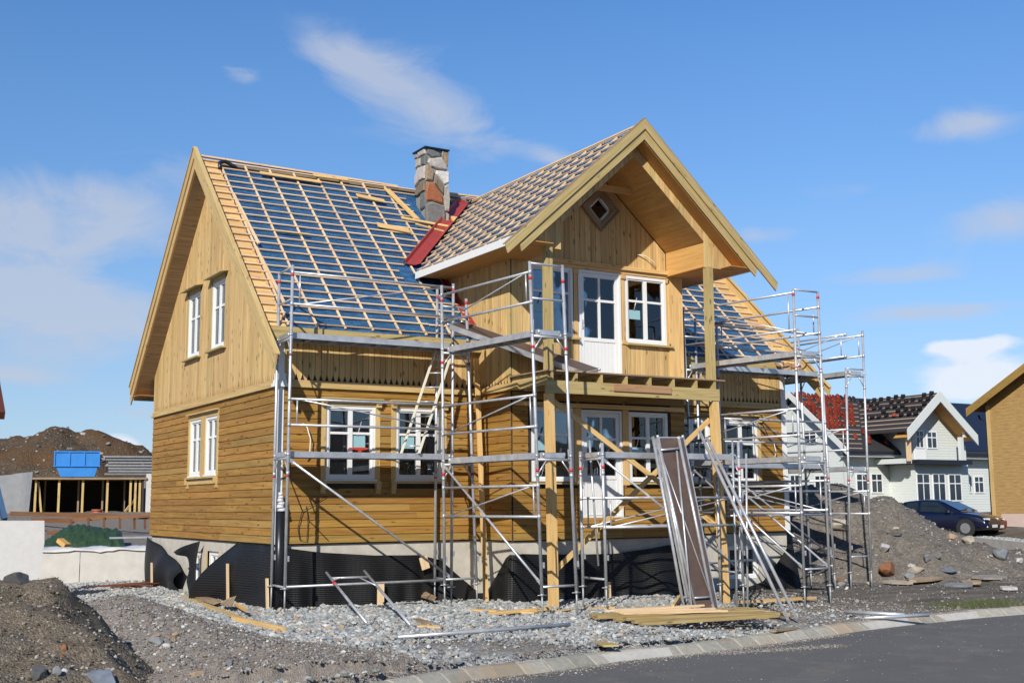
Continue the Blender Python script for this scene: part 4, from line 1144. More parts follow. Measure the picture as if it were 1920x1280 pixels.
sheet('drainage_membrane', hang(fr_front(0), -.0, 4.28, t1, 70, 12, .07, .02, -1.36, lambda a, t: .25*sstep(3.3, 4.3, a)*t), 'black dimpled membrane below the two left front windows, sagging at its right end')
tl = lambda a: interp(a, [BY-.05, -1.2, -.8, -.3, .0], [-.27, -.34, -.75, -1.08, -1.10])
rows = hang(fr_left(BX0), .0, BY-.06, tl, 24, 12, .06, .02, -1.36, lambda a, t: .22*sstep(-.9, -.1, a)*t)
tf = lambda a: interp(a, [4.36, 4.6, 5.4, 6.8, 7.6, 8.4, 9.0], [-.28, -.26, -.30, -.32, -.26, -.17, -.15])
rows2 = hang(fr_front(BY), 4.40, 8.95, tf, 66, 12, .07, .022, -1.38)
sheet('drainage_membrane', [a+b for a, b in zip(rows, rows2)], 'black dimpled membrane wrapped round the base of the projecting bay')
tr = lambda a: interp(a, [11.2, 11.8, 12.2, 12.6, 13.1, 13.3], [-1.30, -1.28, -1.17, -.85, -.30, -.26])
sheet('drainage_membrane', hang(fr_front(0), 11.2, 13.25, tr, 36, 12, .07, .02, -1.44, lambda a, t: .25*t), 'black dimpled membrane rising to the right corner of the house base')
# left side: three curling pieces
TL = lambda a: interp(a, [1.6, 2.5, 2.9, 3.3, 3.7], [-.02, -.03, -.12, -.55, -1.15])
def nearpiece():
    rows = []
    for j in range(12):
        t = j/11; row = []
        for i in range(30):
            s = i/29                                            # 0 at the house corner, 1 at the free edge
            ytop = -.03+2.25*s; ybot = -.03+3.35*s
            y = ytop+(ybot-ytop)*t**1.1; z = -.03+(-1.34+.03)*t
            d = .06+.035*math.sin(s*11+t*2.5)+.05*math.sin(s*5-t*4)*t+.10*t+(.30*s**3)*math.sin(t*3.14)+(.45*max(0, s-.6)/.4)*t
            row.append(V(-d, y, z))
        rows.append(row)
    return rows
sheet('drainage_membrane', nearpiece(), 'black dimpled membrane on the left wall base, its free edge swept back like a curtain')
def strip():
    rows = []
    for j in range(16):
        t = j/15; row = []
        for i in range(12):
            s = i/11
            w = .40*(1-.75*math.sin(min(1, t*1.25)*1.57)**.6)+.18*math.exp(-((t-.72)/.14)**2)
            y = 4.62+(s)*w*2.2+.10*math.sin(t*5); d = .08+.10*math.sin(s*3.14)+.34*s*math.exp(-(t/.22)**2)+.12*t
            row.append(V(-d, y, -.04-1.22*t-(.26*s*math.exp(-(t/.2)**2))))
        rows.append(row)
    return rows
sheet('drainage_membrane', strip(), 'narrow twisted strip of black membrane hanging between the two cellar windows')
def farpiece():
    rows = []
    for j in range(14):
        t = j/13; row = []
        for i in range(30):
            s = i/29                                            # 0 at the far corner
            y = 9.33-3.55*s; zt = -.03-.70*s**1.15
            z = zt+(-1.30-zt)*t
            d = .06+.20*s*t+.05*math.sin(s*14+t*3)+.22*math.sin(s*3.14)*t*(1-t)*2+.16*max(0, s-.6)/.4*math.sin(t*4.5)+.05*math.sin(s*9+t*6)*s
            row.append(V(-d, y+.25*math.sin(t*3.14)*s*s, z))
        rows.append(row)
    return rows
sheet('drainage_membrane', farpiece(), 'black dimpled membrane slumping away from the far end of the left wall')
mb = MB(); mb.tube((.02, -.16, -1.28), (.03, -.14, .62), .085, 12); mb.tube((.02, -.16, -1.28), (.03, -.14, .60), .05, 12)
one(mb, 'membrane_roll', M_BLACKM, 'thin upright roll of black membrane standing at the front left house corner', 'roll')
mb = MB(); pts = [V(.03, -.17, .62+.06*i) for i in range(7)]
for i in range(6): mb.tube(pts[i]+V(random.uniform(-.02, .02), 0, 0), pts[i+1]+V(random.uniform(-.02, .02), 0, 0), .085-.006*i, 9, .085-.006*(i+1)-.01)
one(mb, 'plastic_sheet', plain('white_plastic', (.68, .68, .70), .4, 0, .15, 12, .4), 'crumpled white plastic tied round the top of the black corner roll', 'plastic')

# ------------------------------------------------------------------ scaffolds
TR = .0295
def scaffold(label, poles, levels, bottom, toprungs=((), ()), red=(), rails=(), braces=(), bottom_rail=(), jacks=True, width_in=.14, decks=None, markers_b=None):
    """poles: a0, a1, b0, b1 as (foot, top); levels: platform heights; rails: (level, side) guardrail frames between frame a and frame b"""
    P = [(Vector(f), Vector(t)) for f, t in poles]
    cx = sum((p[0] for p in P), Vector((0, 0, 0)))/4
    root = thing('scaffold', label, 'scaffold', (cx.x, cx.y, min(p[0].z for p in P)), 'aluminium scaffold towers round the house')
    at = lambda i, z: P[i][0]+(P[i][1]-P[i][0])*((z-P[i][0].z)/(P[i][1].z-P[i][0].z))
    for fi, (i, j) in enumerate(((0, 1), (2, 3))):
        mb = MB()
        for k in (i, j): mb.tube(at(k, P[k][0].z+.42), P[k][1], TR, 10)
        def rung(z, r=.021):
            zz = min(z, P[i][1].z-.01, P[j][1].z-.01); mb.tube(at(i, zz), at(j, zz), r, 8)
        rung(bottom)
        for z in levels:
            rung(z-.03, .024)
            a, b = at(i, z-.03), at(j, z-.03); d = (b-a); w = d.length; d.normalize()
            mb.tube(at(i, z-.30), a+d*.20, .014, 6); mb.tube(at(j, z-.30), b-d*.20, .014, 6)
        for z in toprungs[fi]: rung(z)
        for k in (i, j):                                        # coupling sleeves
            for z in levels: mb.tube(at(k, z-.34), at(k, z-.27), TR+.004, 10); mb.tube(at(k, z+.02), at(k, z+.06), TR+.006, 8)
            for z in list(levels)[:1]:
                q = at(k, z-1.9); mb.bx(q.x+TR, q.x+TR+.03, q.y-.03, q.y, q.z, q.z+.10)
        fo = mb.build('end_frame', M_ALU, root)
        for k in (i, j):
            for z in red:
                if z < P[k][1].z-.05: mr = MB(); mr.tube(at(k, z), at(k, z+.055), TR+.0035, 10); mr.build('red_marker', M_RED, fo)
    for k in range(4):
        if not jacks: break
        mb = MB(); f = P[k][0]; u = (P[k][1]-f).normalized()
        mb.tube(f, f+u*.5, .017, 8); q = f+u*.42; mb.tube(q, q+u*.045, .032, 8); mb.tube(q+V(-.09, 0, .02), q+V(.09, 0, .02), .009, 5)
        mb.bx(f.x-.06, f.x+.06, f.y-.06, f.y+.06, f.z-.004, f.z+.006)
        mb.build('base_jack', M_ZINC, root)
    for li, z in enumerate(levels):
        if decks is not None and li not in decks: continue
        a0, a1, b0, b1 = at(0, z), at(1, z), at(2, z), at(3, z)
        wv = (a1-a0).normalized()*width_in; a0, a1 = a0+wv, a1-wv; wv = (b1-b0).normalized()*width_in; b0, b1 = b0+wv, b1-wv
        up = V(0, 0, 1); lv = (b0-a0).normalized()
        mb = MB()
        for p, q in ((a0, b0), (a1, b1)): mb.beam(p+up*.045, q+up*.045, .035, .11)
        for p, q in ((a0, a1), (b0, b1)): 
            mb.beam(p+up*.045, q+up*.045, .05, .09)
            for e in (p, q): mb.tube(e+up*.09-lv*.0, e+up*.02, .028, 8)
        n = 7
        for k in range(1, n):
            p, q = a0.lerp(b0, k/n), a1.lerp(b1, k/n); mb.beam(p+up*.03, q+up*.03, .035, .05)
        pl = mb.build('platform', M_ALU, root)
        mb = MB()
        o = a0+up*.085; mb.prism([a0+up*.085, b0+up*.085, b1+up*.085, a1+up*.085], up*.012); mb.build('deck_panel', M_PLY, pl)
    for z, side, h0, h1, style in rails:
        ia, ib = (0, 2) if side == 'near' else (1, 3)
        mb = MB()
        p0, p1, q0, q1 = at(ia, z+h0), at(ib, z+h0), at(ia, z+h1), at(ib, z+h1)
        mb.tube(p0, p1, .024, 8); mb.tube(q0, q1, .024, 8)
        s, e = (.045, .96) if style > 0 else (.955, .04)
        mb.tube(p0.lerp(p1, s), q0.lerp(q1, s), .016, 6)
        if style == 1: mb.tube(q0.lerp(q1, s), p0.lerp(p1, e), .014, 6)
        elif style == 2: mb.tube(p0.lerp(p1, s), q0.lerp(q1, e), .014, 6)
        elif style == -1: mb.tube(q0.lerp(q1, s), p0.lerp(p1, e), .014, 6)
        elif style == -2: mb.tube(p0.lerp(p1, s), q0.lerp(q1, e), .014, 6)
        for x in (p0, p1, q0, q1):
            mb.tube(x+V(0, 0, -.04), x+V(0, 0, .04), .034, 8)
        mb.build('guardrail', M_ALU, root)
    for (i, za), (j, zb) in braces:
        mb = MB(); p, q = at(i, za), at(j, zb); d = (q-p).normalized()
        mb.tube(p+d*.12, q-d*.12, .0225, 8); mb.beam(p+d*.02, p+d*.16, .012, .06); mb.beam(q-d*.16, q-d*.02, .012, .06)
        mb.build('diagonal_brace', M_ALU, root)
    for z, i, j in bottom_rail:
        mb = MB(); mb.tube(at(i, z), at(j, z), .022, 8); mb.build('ledger', M_ALU, root)
    return root
M_PLY = plain('brown_plywood', (.115, .075, .058), .6, 0, .3, 6)

# 1: along the left front wall
scaffold('two-storey aluminium scaffold along the left front wall, left of the bay',
    [((-0.170, -1.000, -1.203), (-0.128, -1.000, 5.193)), ((-0.125, -0.170, -1.199), (-0.087, -0.170, 5.177)), ((3.236, -1.000, -1.313), (3.289, -1.000, 5.145)), ((3.302, -0.170, -1.249), (3.355, -0.170, 5.197))],
    [1.62, 3.84], -.74, ((4.55, 5.20), (4.5, 4.98)), (1.25, 3.48, 4.98), [(1.62, 'near', .58, 1.06, 1), (3.84, 'near', .62, 1.22, 2)],
    [((0, 1.58), (2, -.70))], [(-.73, 0, 2)])
# 2: running out from the wall along the left side of the bay
scaffold('two-storey aluminium scaffold running outward along the left side of the bay',
    [((2.910, -1.350, -1.241), (2.838, -1.350, 5.014)), ((3.623, -1.350, -1.247), (3.391, -1.350, 4.793)), ((3.316, -4.200, -1.279), (3.116, -4.200, 5.009)), ((4.036, -4.200, -1.265), (3.812, -4.200, 5.010))],
    [1.52, 3.70], -.70, ((4.6,), (4.35, 4.98)), (1.28, 3.45, 4.68), [(1.52, 'near', -1.02, -.48, -1), (1.52, 'near', .55, 1.10, -1), (3.70, 'near', .58, 1.12, -1)],
    [((0, 1.48), (2, -.66))])
# 3: low tower in front of the bay
scaffold('low single-level aluminium scaffold in front of the bay doors, between the two timber posts',
    [((4.989, -3.750, -1.246), (4.950, -3.750, 1.836)), ((5.019, -2.950, -1.266), (5.001, -2.950, 1.711)), ((8.297, -3.750, -1.337), (8.290, -3.750, 1.934)), ((8.402, -2.950, -1.366), (8.397, -2.950, 1.305))],
    [1.58], -.66, ((), ()), (1.36,), [(1.58, 'near', -1.30, -.76, 2), (1.58, 'far', -1.30, -.76, 2)], [((0, 1.54), (2, -.64))])
# 4: tall tower running outward right of the bay
scaffold('tall aluminium scaffold running outward right of the bay, its high end frame nearest the road',
    [((9.337, -1.100, -1.262), (9.135, -1.100, 5.028)), ((10.012, -1.100, -1.292), (9.833, -1.100, 4.834)), ((9.600, -4.100, -1.410), (9.621, -4.100, 5.104)), ((10.313, -4.100, -1.404), (10.324, -4.100, 5.097))],
    [1.55, 3.72], -.62, ((4.45, 4.98), (4.55, 5.18)), (1.22, 3.42, 4.95), [(1.55, 'near', .52, 1.06, -1), (1.55, 'near', -1.05, -.5, -1), (1.55, 'far', -1.0, -.4, -2), (3.72, 'near', .52, 1.30, -2), (3.72, 'far', .5, 1.05, -2)],
    [((1, 1.5), (3, -.6)), ((0, 1.5), (2, -.6))])
# 5: along the right front wall
scaffold('aluminium scaffold along the right front wall, partly hidden behind the tall end tower',
    [((10.1, -1.15, -1.38), (10.08, -1.15, 4.85)), ((10.15, -.33, -1.36), (10.134, -0.330, 5.037)), ((13.528, -1.150, -1.421), (13.384, -1.150, 3.811)), ((13.566, -0.330, -1.420), (13.461, -0.330, 5.041))],
    [1.52, 3.76], -.80, ((4.4,), ()), (1.25, 3.5), [(1.52, 'near', .58, 1.1, 1), (3.76, 'near', .5, 1.0, 1), (1.52, 'near', -1.1, -.55, 1)], [((0, 1.5), (2, -.6))])
# 6: along the right gable
scaffold('aluminium scaffold standing free at the right gable, furthest right in front of the soil heap',
    [((13.994, -1.200, -1.413), (14.163, -1.200, 3.978)), ((14.706, -1.200, -1.419), (14.808, -1.200, 4.954)), ((14.0, 1.75, -1.36), (14.0, 1.75, 4.9)), ((14.7, 1.75, -1.36), (14.7, 1.75, 4.9))],
    [1.47, 3.82], -.60, ((4.9,), (4.5, 4.88)), (1.2, 3.5), [(1.47, 'near', .5, 1.0, 1), (1.47, 'far', -1.05, -.5, 1), (3.82, 'near', .45, 1.0, 1), (3.82, 'far', .5, 1.02, 1)])

# loose scaffold gear
def gear(mb, name, label, cat, group=None, mat=None): return one(mb, name, mat or M_ALU, label, cat, group)
def loose_platform(corners, name, label):
    a0, a1, b0, b1 = [Vector(c) for c in corners]            # one end a0-a1, other end b0-b1
    c = (a0+a1+b0+b1)/4; root = thing(name, label, 'platform', (c.x, c.y, min(a0.z, b0.z)))
    n = (b0-a0).cross(a1-a0).normalized()
    if n.y > 0 and abs(n.z) < .5: n = -n
    if abs(n.z) >= .5 and n.z < 0: n = -n
    mb = MB()
    for p, q in ((a0, b0), (a1, b1)): mb.beam(p, q, .035, .10, n)
    for p, q in ((a0, a1), (b0, b1)):
        mb.beam(p, q, .05, .08, n)
        for e in (p, q): mb.tube(e-(b0-a0).normalized()*(.06 if p is a0 else -.06)+n*.03, e+n*.03, .03, 8)
    for k in range(1, 8): mb.beam(a0.lerp(b0, k/8)-n*.02, a1.lerp(b1, k/8)-n*.02, .035, .045, n)
    mb.build('side_rails', M_ALU, root)
    mb = MB(); e = n*.038; mb.prism([a0+e, b0+e, b1+e, a1+e], n*.012); mb.build('deck_panel', M_PLY, root)
    return root
loose_platform([(3.031, -1.300, 4.213), (3.536, -0.950, 4.350), (5.492, -2.350, 3.298), (6.247, -1.800, 3.456)], 'scaffold_platform', 'loose aluminium scaffold platform laid as a ramp down onto the balcony')
lp = loose_platform([(6.163, -3.850, 1.936), (6.774, -3.850, 1.949), (6.199, -4.650, -1.197), (6.815, -4.650, -1.219)], 'scaffold_platform', 'scaffold platform with brown plywood face leaning upright against the low scaffold')
def leanframe(label, tl, tr_, bl, br, group=None, diag=True):
    tl, tr_, bl, br = [Vector(p) for p in (tl, tr_, bl, br)]
    c = (bl+br)/2; root = thing('guardrail_frame', label, 'guardrail', (c.x, c.y, min(bl.z, br.z)), group)
    mb = MB()
    for p, q in ((tl, bl), (tr_, br)):
        d = (q-p).normalized(); mb.tube(p+d*.12, q-d*.12, .029, 8); mb.beam(p, p+d*.15, .014, .065, (0, -1, 0)); mb.beam(q-d*.15, q, .012, .055, (0, -1, 0))
    mb.build('long_tube', M_ALU, root)
    mb = MB(); mb.tube(tl.lerp(bl, .07), tr_.lerp(br, .07), .02, 6); mb.build('cross_tube', M_ALU, root); mb = MB(); mb.tube(tl.lerp(bl, .93), tr_.lerp(br, .93), .02, 6); mb.build('cross_tube', M_ALU, root)
    if diag: mb = MB(); mb.tube(tl.lerp(bl, .08), tr_.lerp(br, .93), .014, 6); mb.build('diagonal_tube', M_ALU, root)
    return root
leanframe('aluminium guardrail frame leaning in front of the brown platform, diagonal rising to the left', (6.084, -3.950, 1.929), (6.602, -3.950, 1.981), (6.252, -4.750, -1.212), (6.666, -4.750, -1.214))
leanframe('narrow aluminium guardrail frame leaning at the left edge of the brown platform', (5.984, -3.950, 1.967), (6.150, -3.900, 1.953), (5.940, -4.800, -1.183), (6.141, -4.750, -1.197), diag=False)
mb = MB(); mb.tube((6.513, -4.000, 1.702), (6.071, -4.850, -1.186), .019, 8); gear(mb, 'scaffold_tube', 'aluminium tube crossing the brown platform from its top right to its foot', 'tube')
for k, (t, b) in enumerate((((7.146, -3.950, 2.056), (7.207, -6.097, -1.330)), ((7.372, -3.900, 1.939), (7.471, -6.049, -1.330)))):
    mb = MB(); t, b = Vector(t), Vector(b); d = (b-t).normalized(); mb.tube(t+d*.12, b-d*.2, .032, 8); mb.beam(t-d*.06, t+d*.16, .014, .07, (0, -1, 0)); mb.beam(b-d*.24, b, .014, .06, (0, -1, 0))
    gear(mb, 'brace_tube', ('left one of two long flat-ended tubes slanting from the right post down to the gravel', 'right one of two long flat-ended tubes slanting from the right post down to the gravel')[k], 'tube')
for t, b, lb in (((7.958, -3.950, 1.928), (7.809, -4.100, -1.258), 'thin tube standing against the right end of the low scaffold platform'),
                 ((8.355, -3.900, 1.683), (7.987, -4.200, -1.320), 'rightmost upright tube leaning at the low scaffold, flattened top end'),
                 ((8.598, -3.500, 0.959), (8.551, -3.200, -1.346), 'short slanted tube with a red band behind the low scaffold end'),
                 ((5.287, -2.850, 1.937), (5.380, -2.950, -0.457), 'tube hanging down from the left end frame of the low scaffold'),
                 ((3.962, -4.100, 1.685), (4.143, -4.100, -0.426), 'tube hanging beside the right leg of the outward scaffold')):
    mb = MB(); mb.tube(t, b, .021, 8); t, b = Vector(t), Vector(b)
    if 'red' in lb: 
        r0 = MB(); r0.tube(t.lerp(b, .10), t.lerp(b, .15), .026, 8)
    o = gear(mb, 'scaffold_tube', lb, 'tube')
    if 'red' in lb: r0.build('red_marker', M_RED, o)
# end frame propped on the ledger of scaffold 1
t0, t1, b0, b1 = Vector((0.605, -1.060, -0.501)), Vector((1.361, -1.060, -0.498)), Vector((0.413, -3.319, -1.220)), Vector((0.856, -4.058, -1.220))
root = thing('end_frame', 'small aluminium end frame lying propped on the lower ledger of the left scaffold', 'scaffold frame', b0.lerp(b1, .5))
mb = MB(); mb.tube(t0, b0, .0255, 8); mb.build('standard', M_ALU, root)
mb = MB(); mb.tube(t1, b1, .0255, 8); mb.build('standard', M_ALU, root)
mb = MB(); p, q = t0.lerp(b0, .12), t1.lerp(b1, .12); mb.tube(p, q, .02, 8); mb.tube(t0.lerp(b0, .16), p.lerp(q, .28), .013, 6); mb.tube(t1.lerp(b1, .30), p.lerp(q, .72), .013, 6); mb.build('cross_tube', M_ALU, root)
mb = MB(); mb.tube(t0.lerp(b0, .20), t0.lerp(b0, .25), .029, 8); mb.build('red_marker', M_RED, root)
# tubes lying on the ground
def lying(p, q, r, label, name='scaffold_tube', mat=None):
    p, q = Vector(p), Vector(q); mb = MB(); mb.tube(p, q, r, 10); d = (q-p).normalized(); mb.beam(p-d*.08, p+d*.08, .05, .014)
    return gear(mb, name, label, 'tube', None, mat)
lying((-0.306, -5.990, -1.160), (2.777, -5.833, -1.170), .03, 'long aluminium tube lying on the gravel before the left scaffold')
lying((8.959, -5.746, -1.300), (9.357, -6.817, -1.300), .035, 'aluminium tube lying on the mud, end open to the left, farther from the kerb')
lying((8.080, -7.030, -1.270), (9.266, -7.425, -1.250), .03, 'aluminium tube lying right against the kerb behind it')
# wooden ladder on the left scaffold
lad = thing('ladder', 'pale slim ladder leaning from the lower to the upper platform of the left scaffold', 'ladder', (2.4, -.55, 1.72))
bl_, br_, tl_, tr2 = Vector((2.259, -0.750, 1.717)), Vector((2.456, -0.750, 1.719)), Vector((3.175, -0.450, 3.851)), Vector((3.384, -0.450, 3.907))
br_ = bl_+(V(.30, -.18, 0)); tr2 = tl_+(V(.30, -.18, 0))
for p, q in ((bl_, tl_), (br_, tr2)):
    mb = MB(); mb.beam(p, q, .03, .06, (0, -1, 0)); mb.build('ladder_rail', M_CONDUIT, lad)
for k in range(7):
    t = .07+.14*k; mb = MB(); mb.tube(bl_.lerp(tl_, t), br_.lerp(tr2, t), .015, 6); mb.build('rung', M_ALU, lad)
mb = MB(); p = Vector((1.266, -0.850, 1.748)); p.z = 1.745
mb.bx(p.x-.02, p.x+.16, p.y-.03, p.y+.03, p.z+.02, p.z+.07); mb.bx(p.x-.14, p.x-.02, p.y-.022, p.y+.022, p.z+.03, p.z+.065); mb.bx(p.x+.04, p.x+.10, p.y-.025, p.y+.025, p.z-.02, p.z+.03); mb.tube((p.x+.16, p.y, p.z+.045), (p.x+.27, p.y, p.z+.045), .02, 8)
one(mb, 'power_tool', plain('orange_red_tool', (.55, .05, .02), .5), 'small orange-red power tool on the lower platform by the ladder', 'tool')

# timber lying about
def plank(p, q, w, h, label, mat=None, name='plank', up=(0, 0, 1), group=None):
    mb = MB(); mb.beam(p, q, w, h, up); return one(mb, name, mat or W_RAW, label, 'plank', group)
mb = MB(); mb.beam((4.026, -1.000, -1.322), (4.237, -0.250, 3.757), .10, .045, (0, -1, 0)); one(mb, 'plank', W_RAW, 'tall thin board standing in the inner corner left of the bay', 'plank')
def wz(p, z): return (p[0], p[1], z)
zg = -1.20
plank((-0.620, 3.856, -1.180), (-1.239, -2.097, -1.180), .12, .04, 'long flat board lying on the gravel beside the left wall', W_TRIM)
plank((-1.370, -1.792, -1.170), (-1.281, -4.038, -1.170), .05, .10, 'short thick orange board lying nearest the front left corner', W_RAW)
plank((-0.916, -4.037, -1.200), (-0.201, -3.758, -1.200), .06, .04, 'narrow pale batten lying on gravel below the propped end frame', W_BAT)
plank((1.106, -1.580, -1.200), (1.148, -1.998, -1.200), .10, .03, 'short wood offcut between the legs of the propped end frame', W_RAW)
plank((0.849, -4.401, -1.200), (1.060, -4.752, -1.200), .12, .03, 'small brown offcut right of the propped end frame foot', W_RAW)
plank((1.289, -3.422, -1.200), (1.149, -4.093, -1.200), .12, .05, 'stubby block end resting behind the small brown offcut', W_OLD)
plank((2.885, -2.200, -1.200), (3.605, -3.517, -1.200), .16, .03, 'weathered flat board at the foot of the tall thin board', W_RAW)
plank((2.771, -3.306, -1.190), (4.078, -3.223, -1.170), .12, .05, 'thick board lying across in front of the bay, left of the post foot', W_RAW)
plank((3.990, -3.537, -1.200), (5.219, -3.634, -1.180), .12, .04, 'board running right from the left post foot', W_RAW)
plank((2.222, -7.260, -1.220), (1.911, -8.154, -1.220), .22, .025, 'greenish short board lying alone on gravel near the kerb', W_GREEN)
plank((8.432, -3.449, -1.250), (10.840, -3.095, -1.300), .14, .05, 'long board lying behind the two slanting tubes', W_RAW)
plank((7.387, -4.763, -1.250), (7.544, -5.779, -1.280), .12, .05, 'board half hidden behind the right timber post foot', W_TRIM)
plank((5.383, -7.657, -1.270), (6.002, -7.488, -1.280), .10, .03, 'small board end lying on the kerb edge near the slanting tubes', W_OLD)
plank((-1.978, 12.524, -1.200), (-0.747, 12.732, -1.200), .10, .05, 'pale board lying along the foot of the low concrete wall', W_BAT)
plank((7.539, -2.711, -1.150), (5.518, -5.012, -1.100), .05, .08, 'upright short stub leaning beside the brown platform foot', W_RAW)
# wood pile: long boards side by side in front of the bay
a, b = Vector((3.755, -4.890, -1.170)), Vector((6.809, -5.479, -1.170)); c, d = Vector((3.680, -6.475, -1.170)), Vector((6.262, -6.922, -1.170))
for k in range(7):
    t = k/6; p, q = a.lerp(c, t), b.lerp(d, t); dd = (q-p).normalized(); p = p+dd*random.uniform(-.15, .15); q = q+dd*random.uniform(-.2, .2)
    p.z += random.uniform(0, .05); q.z += random.uniform(-.01, .04); o = plank(p, q, .125, .05, 'thick greenish-brown board lying flat in the pile before the bay', W_PILE, group='boards piled flat before the bay')
for k in range(6):
    t = k/5; p, q = Vector((3.923, -4.615, -1.110)).lerp(Vector((3.451, -5.935, -1.100)), t), Vector((6.315, -4.902, -1.110)).lerp(Vector((5.744, -6.198, -1.100)), t)
    dd = (q-p).normalized(); p = p+dd*random.uniform(0, .7); q = q-dd*random.uniform(0, .6)
    plank(p+V(0, 0, .012*k), q+V(0, 0, .012*(k % 2)), .05, .03, 'thin pale batten strewn on top of the board pile before the bay', W_BAT, group='battens strewn on the board pile')
# wooden stakes in front of the membrane
for (u, lb, x, y, z0, z1) in ((0, 'short pale stake driven in before the membrane under the left front windows', 2.05, -.30, -1.35, -.78), (0, 'short stake driven in before the membrane under the bay', 6.55, -1.62, -1.35, -.88),):
    mb = MB(); mb.beam((x, y, z0), (x+.03, y+.06, z1), .14, .025, (0, 1, 0)); one(mb, 'stake', W_BAT, lb, 'stake')
for lb, x, y, z0, z1 in (('tall pale stake holding the curtain-like membrane on the left wall', -.30, 1.85, -1.35, -.42), ('pale stake at the far end of the left wall before the slumped membrane', -.32, 7.7, -1.35, -.62), ('tiny stake stub between the left wall membranes', -.35, 3.9, -1.35, -1.02), ('stake behind the corner scaffold legs at the house corner', -.16, -.10, -1.35, -.62)):
    mb = MB(); mb.beam((x, y, z0), (x-.03, y, z1), .10, .03, (1, 0, 0)); one(mb, 'stake', W_BAT, lb, 'stake')
mb = MB(); p = Vector((3.101, -0.160, -0.472)); mb.box(p+V(-.08, 0, -.11), (.17, 0, .05), (0, -.02, 0), (-.07, 0, .24)); one(mb, 'wood_block', W_BAT, 'small tilted pale block fixed on the membrane left of the bay', 'block')
# brown sheets of scrap at the left corner and below the membrane
for (pts, lb) in (([(-0.491, 3.633, -1.150), (-0.478, 2.249, -1.130), (-0.564, 1.341, -1.130), (-0.849, 2.017, -1.150)], 'olive-brown scrap sheet under the edge of the curtain-like membrane'),
                  ([(-0.778, 1.970, -1.140), (-0.872, 0.955, -1.140), (-0.705, 0.831, -1.080), (-0.695, 1.608, -1.100)], 'second brown scrap sheet lying beside the olive one'),
                  ([(-0.800, 0.753, -1.130), (-0.888, -0.199, -1.100), (-0.470, 0.819, -1.000), (-0.663, 0.800, -1.050)], 'torn brown cardboard piece standing up by the tall pale stake'),
                  ([(-0.689, 0.232, -1.120), (-0.976, -1.306, -1.120), (-0.990, -1.371, -1.060), (-0.701, 0.072, -1.060)], 'bent cardboard flap right of the torn piece'),
                  ([(3.087, 0.118, -1.120), (2.835, -1.008, -1.120), (2.829, -1.154, -1.050), (3.105, -0.156, -1.020)], 'rusty brown slab lying against the membrane left of the inner corner'),
                  ([(-2.393, -1.017, -1.200), (-2.226, -1.136, -1.200), (-1.939, -0.553, -1.170), (-2.077, -0.442, -1.180)], 'brown flat scrap lying on gravel behind the small grit heap')):
    mb = MB(); mb.prism(pts, (0, 0, .02)); one(mb, 'scrap_sheet', W_OLD if 'brown' in lb else W_ORANGE, lb, 'scrap')
# rusty reinforcing bars
mb = MB(); c = Vector((-0.590, 7.632, -1.200))
for k in range(14):
    an = random.uniform(-.6, .6); d = V(math.cos(an), math.sin(an), 0)*random.uniform(.5, .9); o = V(random.uniform(-.4, .4), random.uniform(-.3, .3), random.uniform(.02, .12)); mb.tube(c+o-d, c+o+d, .012, 5)
one(mb, 'reinforcing_bars', plain('rust', (.16, .05, .025), .85, 0, .3, 20), 'tangle of rusty steel bars on the gravel at the far left of the house', 'steel bars')

# ------------------------------------------------------------------ heaps of earth and loose boulders
def soil_mat(name, a, b_, c_, scale=1.0, rusty=0.0):
    m, n, l, b = new_mat(name)
    pos = n.new('ShaderNodeNewGeometry').outputs['Position']
    t = tex(n, l, 'Noise', 7*scale, pos, 9, .72); t2 = tex(n, l, 'Noise', .8*scale, pos, 5, .6)
    vo = n.new('ShaderNodeTexVoronoi'); vo.inputs['Scale'].default_value = 28*scale; l.new(pos, vo.inputs['Vector'])
    c = ramp(n, l, t.outputs[0], [(.3, a), (.52, b_), (.74, c_)])
    peb = ramp(n, l, vo.outputs['Color'], [(.0, a), (.6, b_), (.86, c_), (.97, (.36, .34, .30))])
    c = mixc(n, l, .45, c, peb)
    if rusty: c = mixc(n, l, nmath(n, l, 'MULTIPLY', ramp(n, l, t2.outputs[0], [(.45, (0, 0, 0)), (.62, (1, 1, 1))]), rusty), c, (.12, .065, .03))
    l.new(c, b.inputs['Base Color']); b.inputs['Roughness'].default_value = .95; b.inputs['Specular IOR Level'].default_value = .1
    bump(n, l, b, nmath(n, l, 'ADD', t.outputs[0], nmath(n, l, 'MULTIPLY', vo.outputs['Distance'], -.6)), .8, .05/scale)
    return m
from mathutils import noise as mnoise
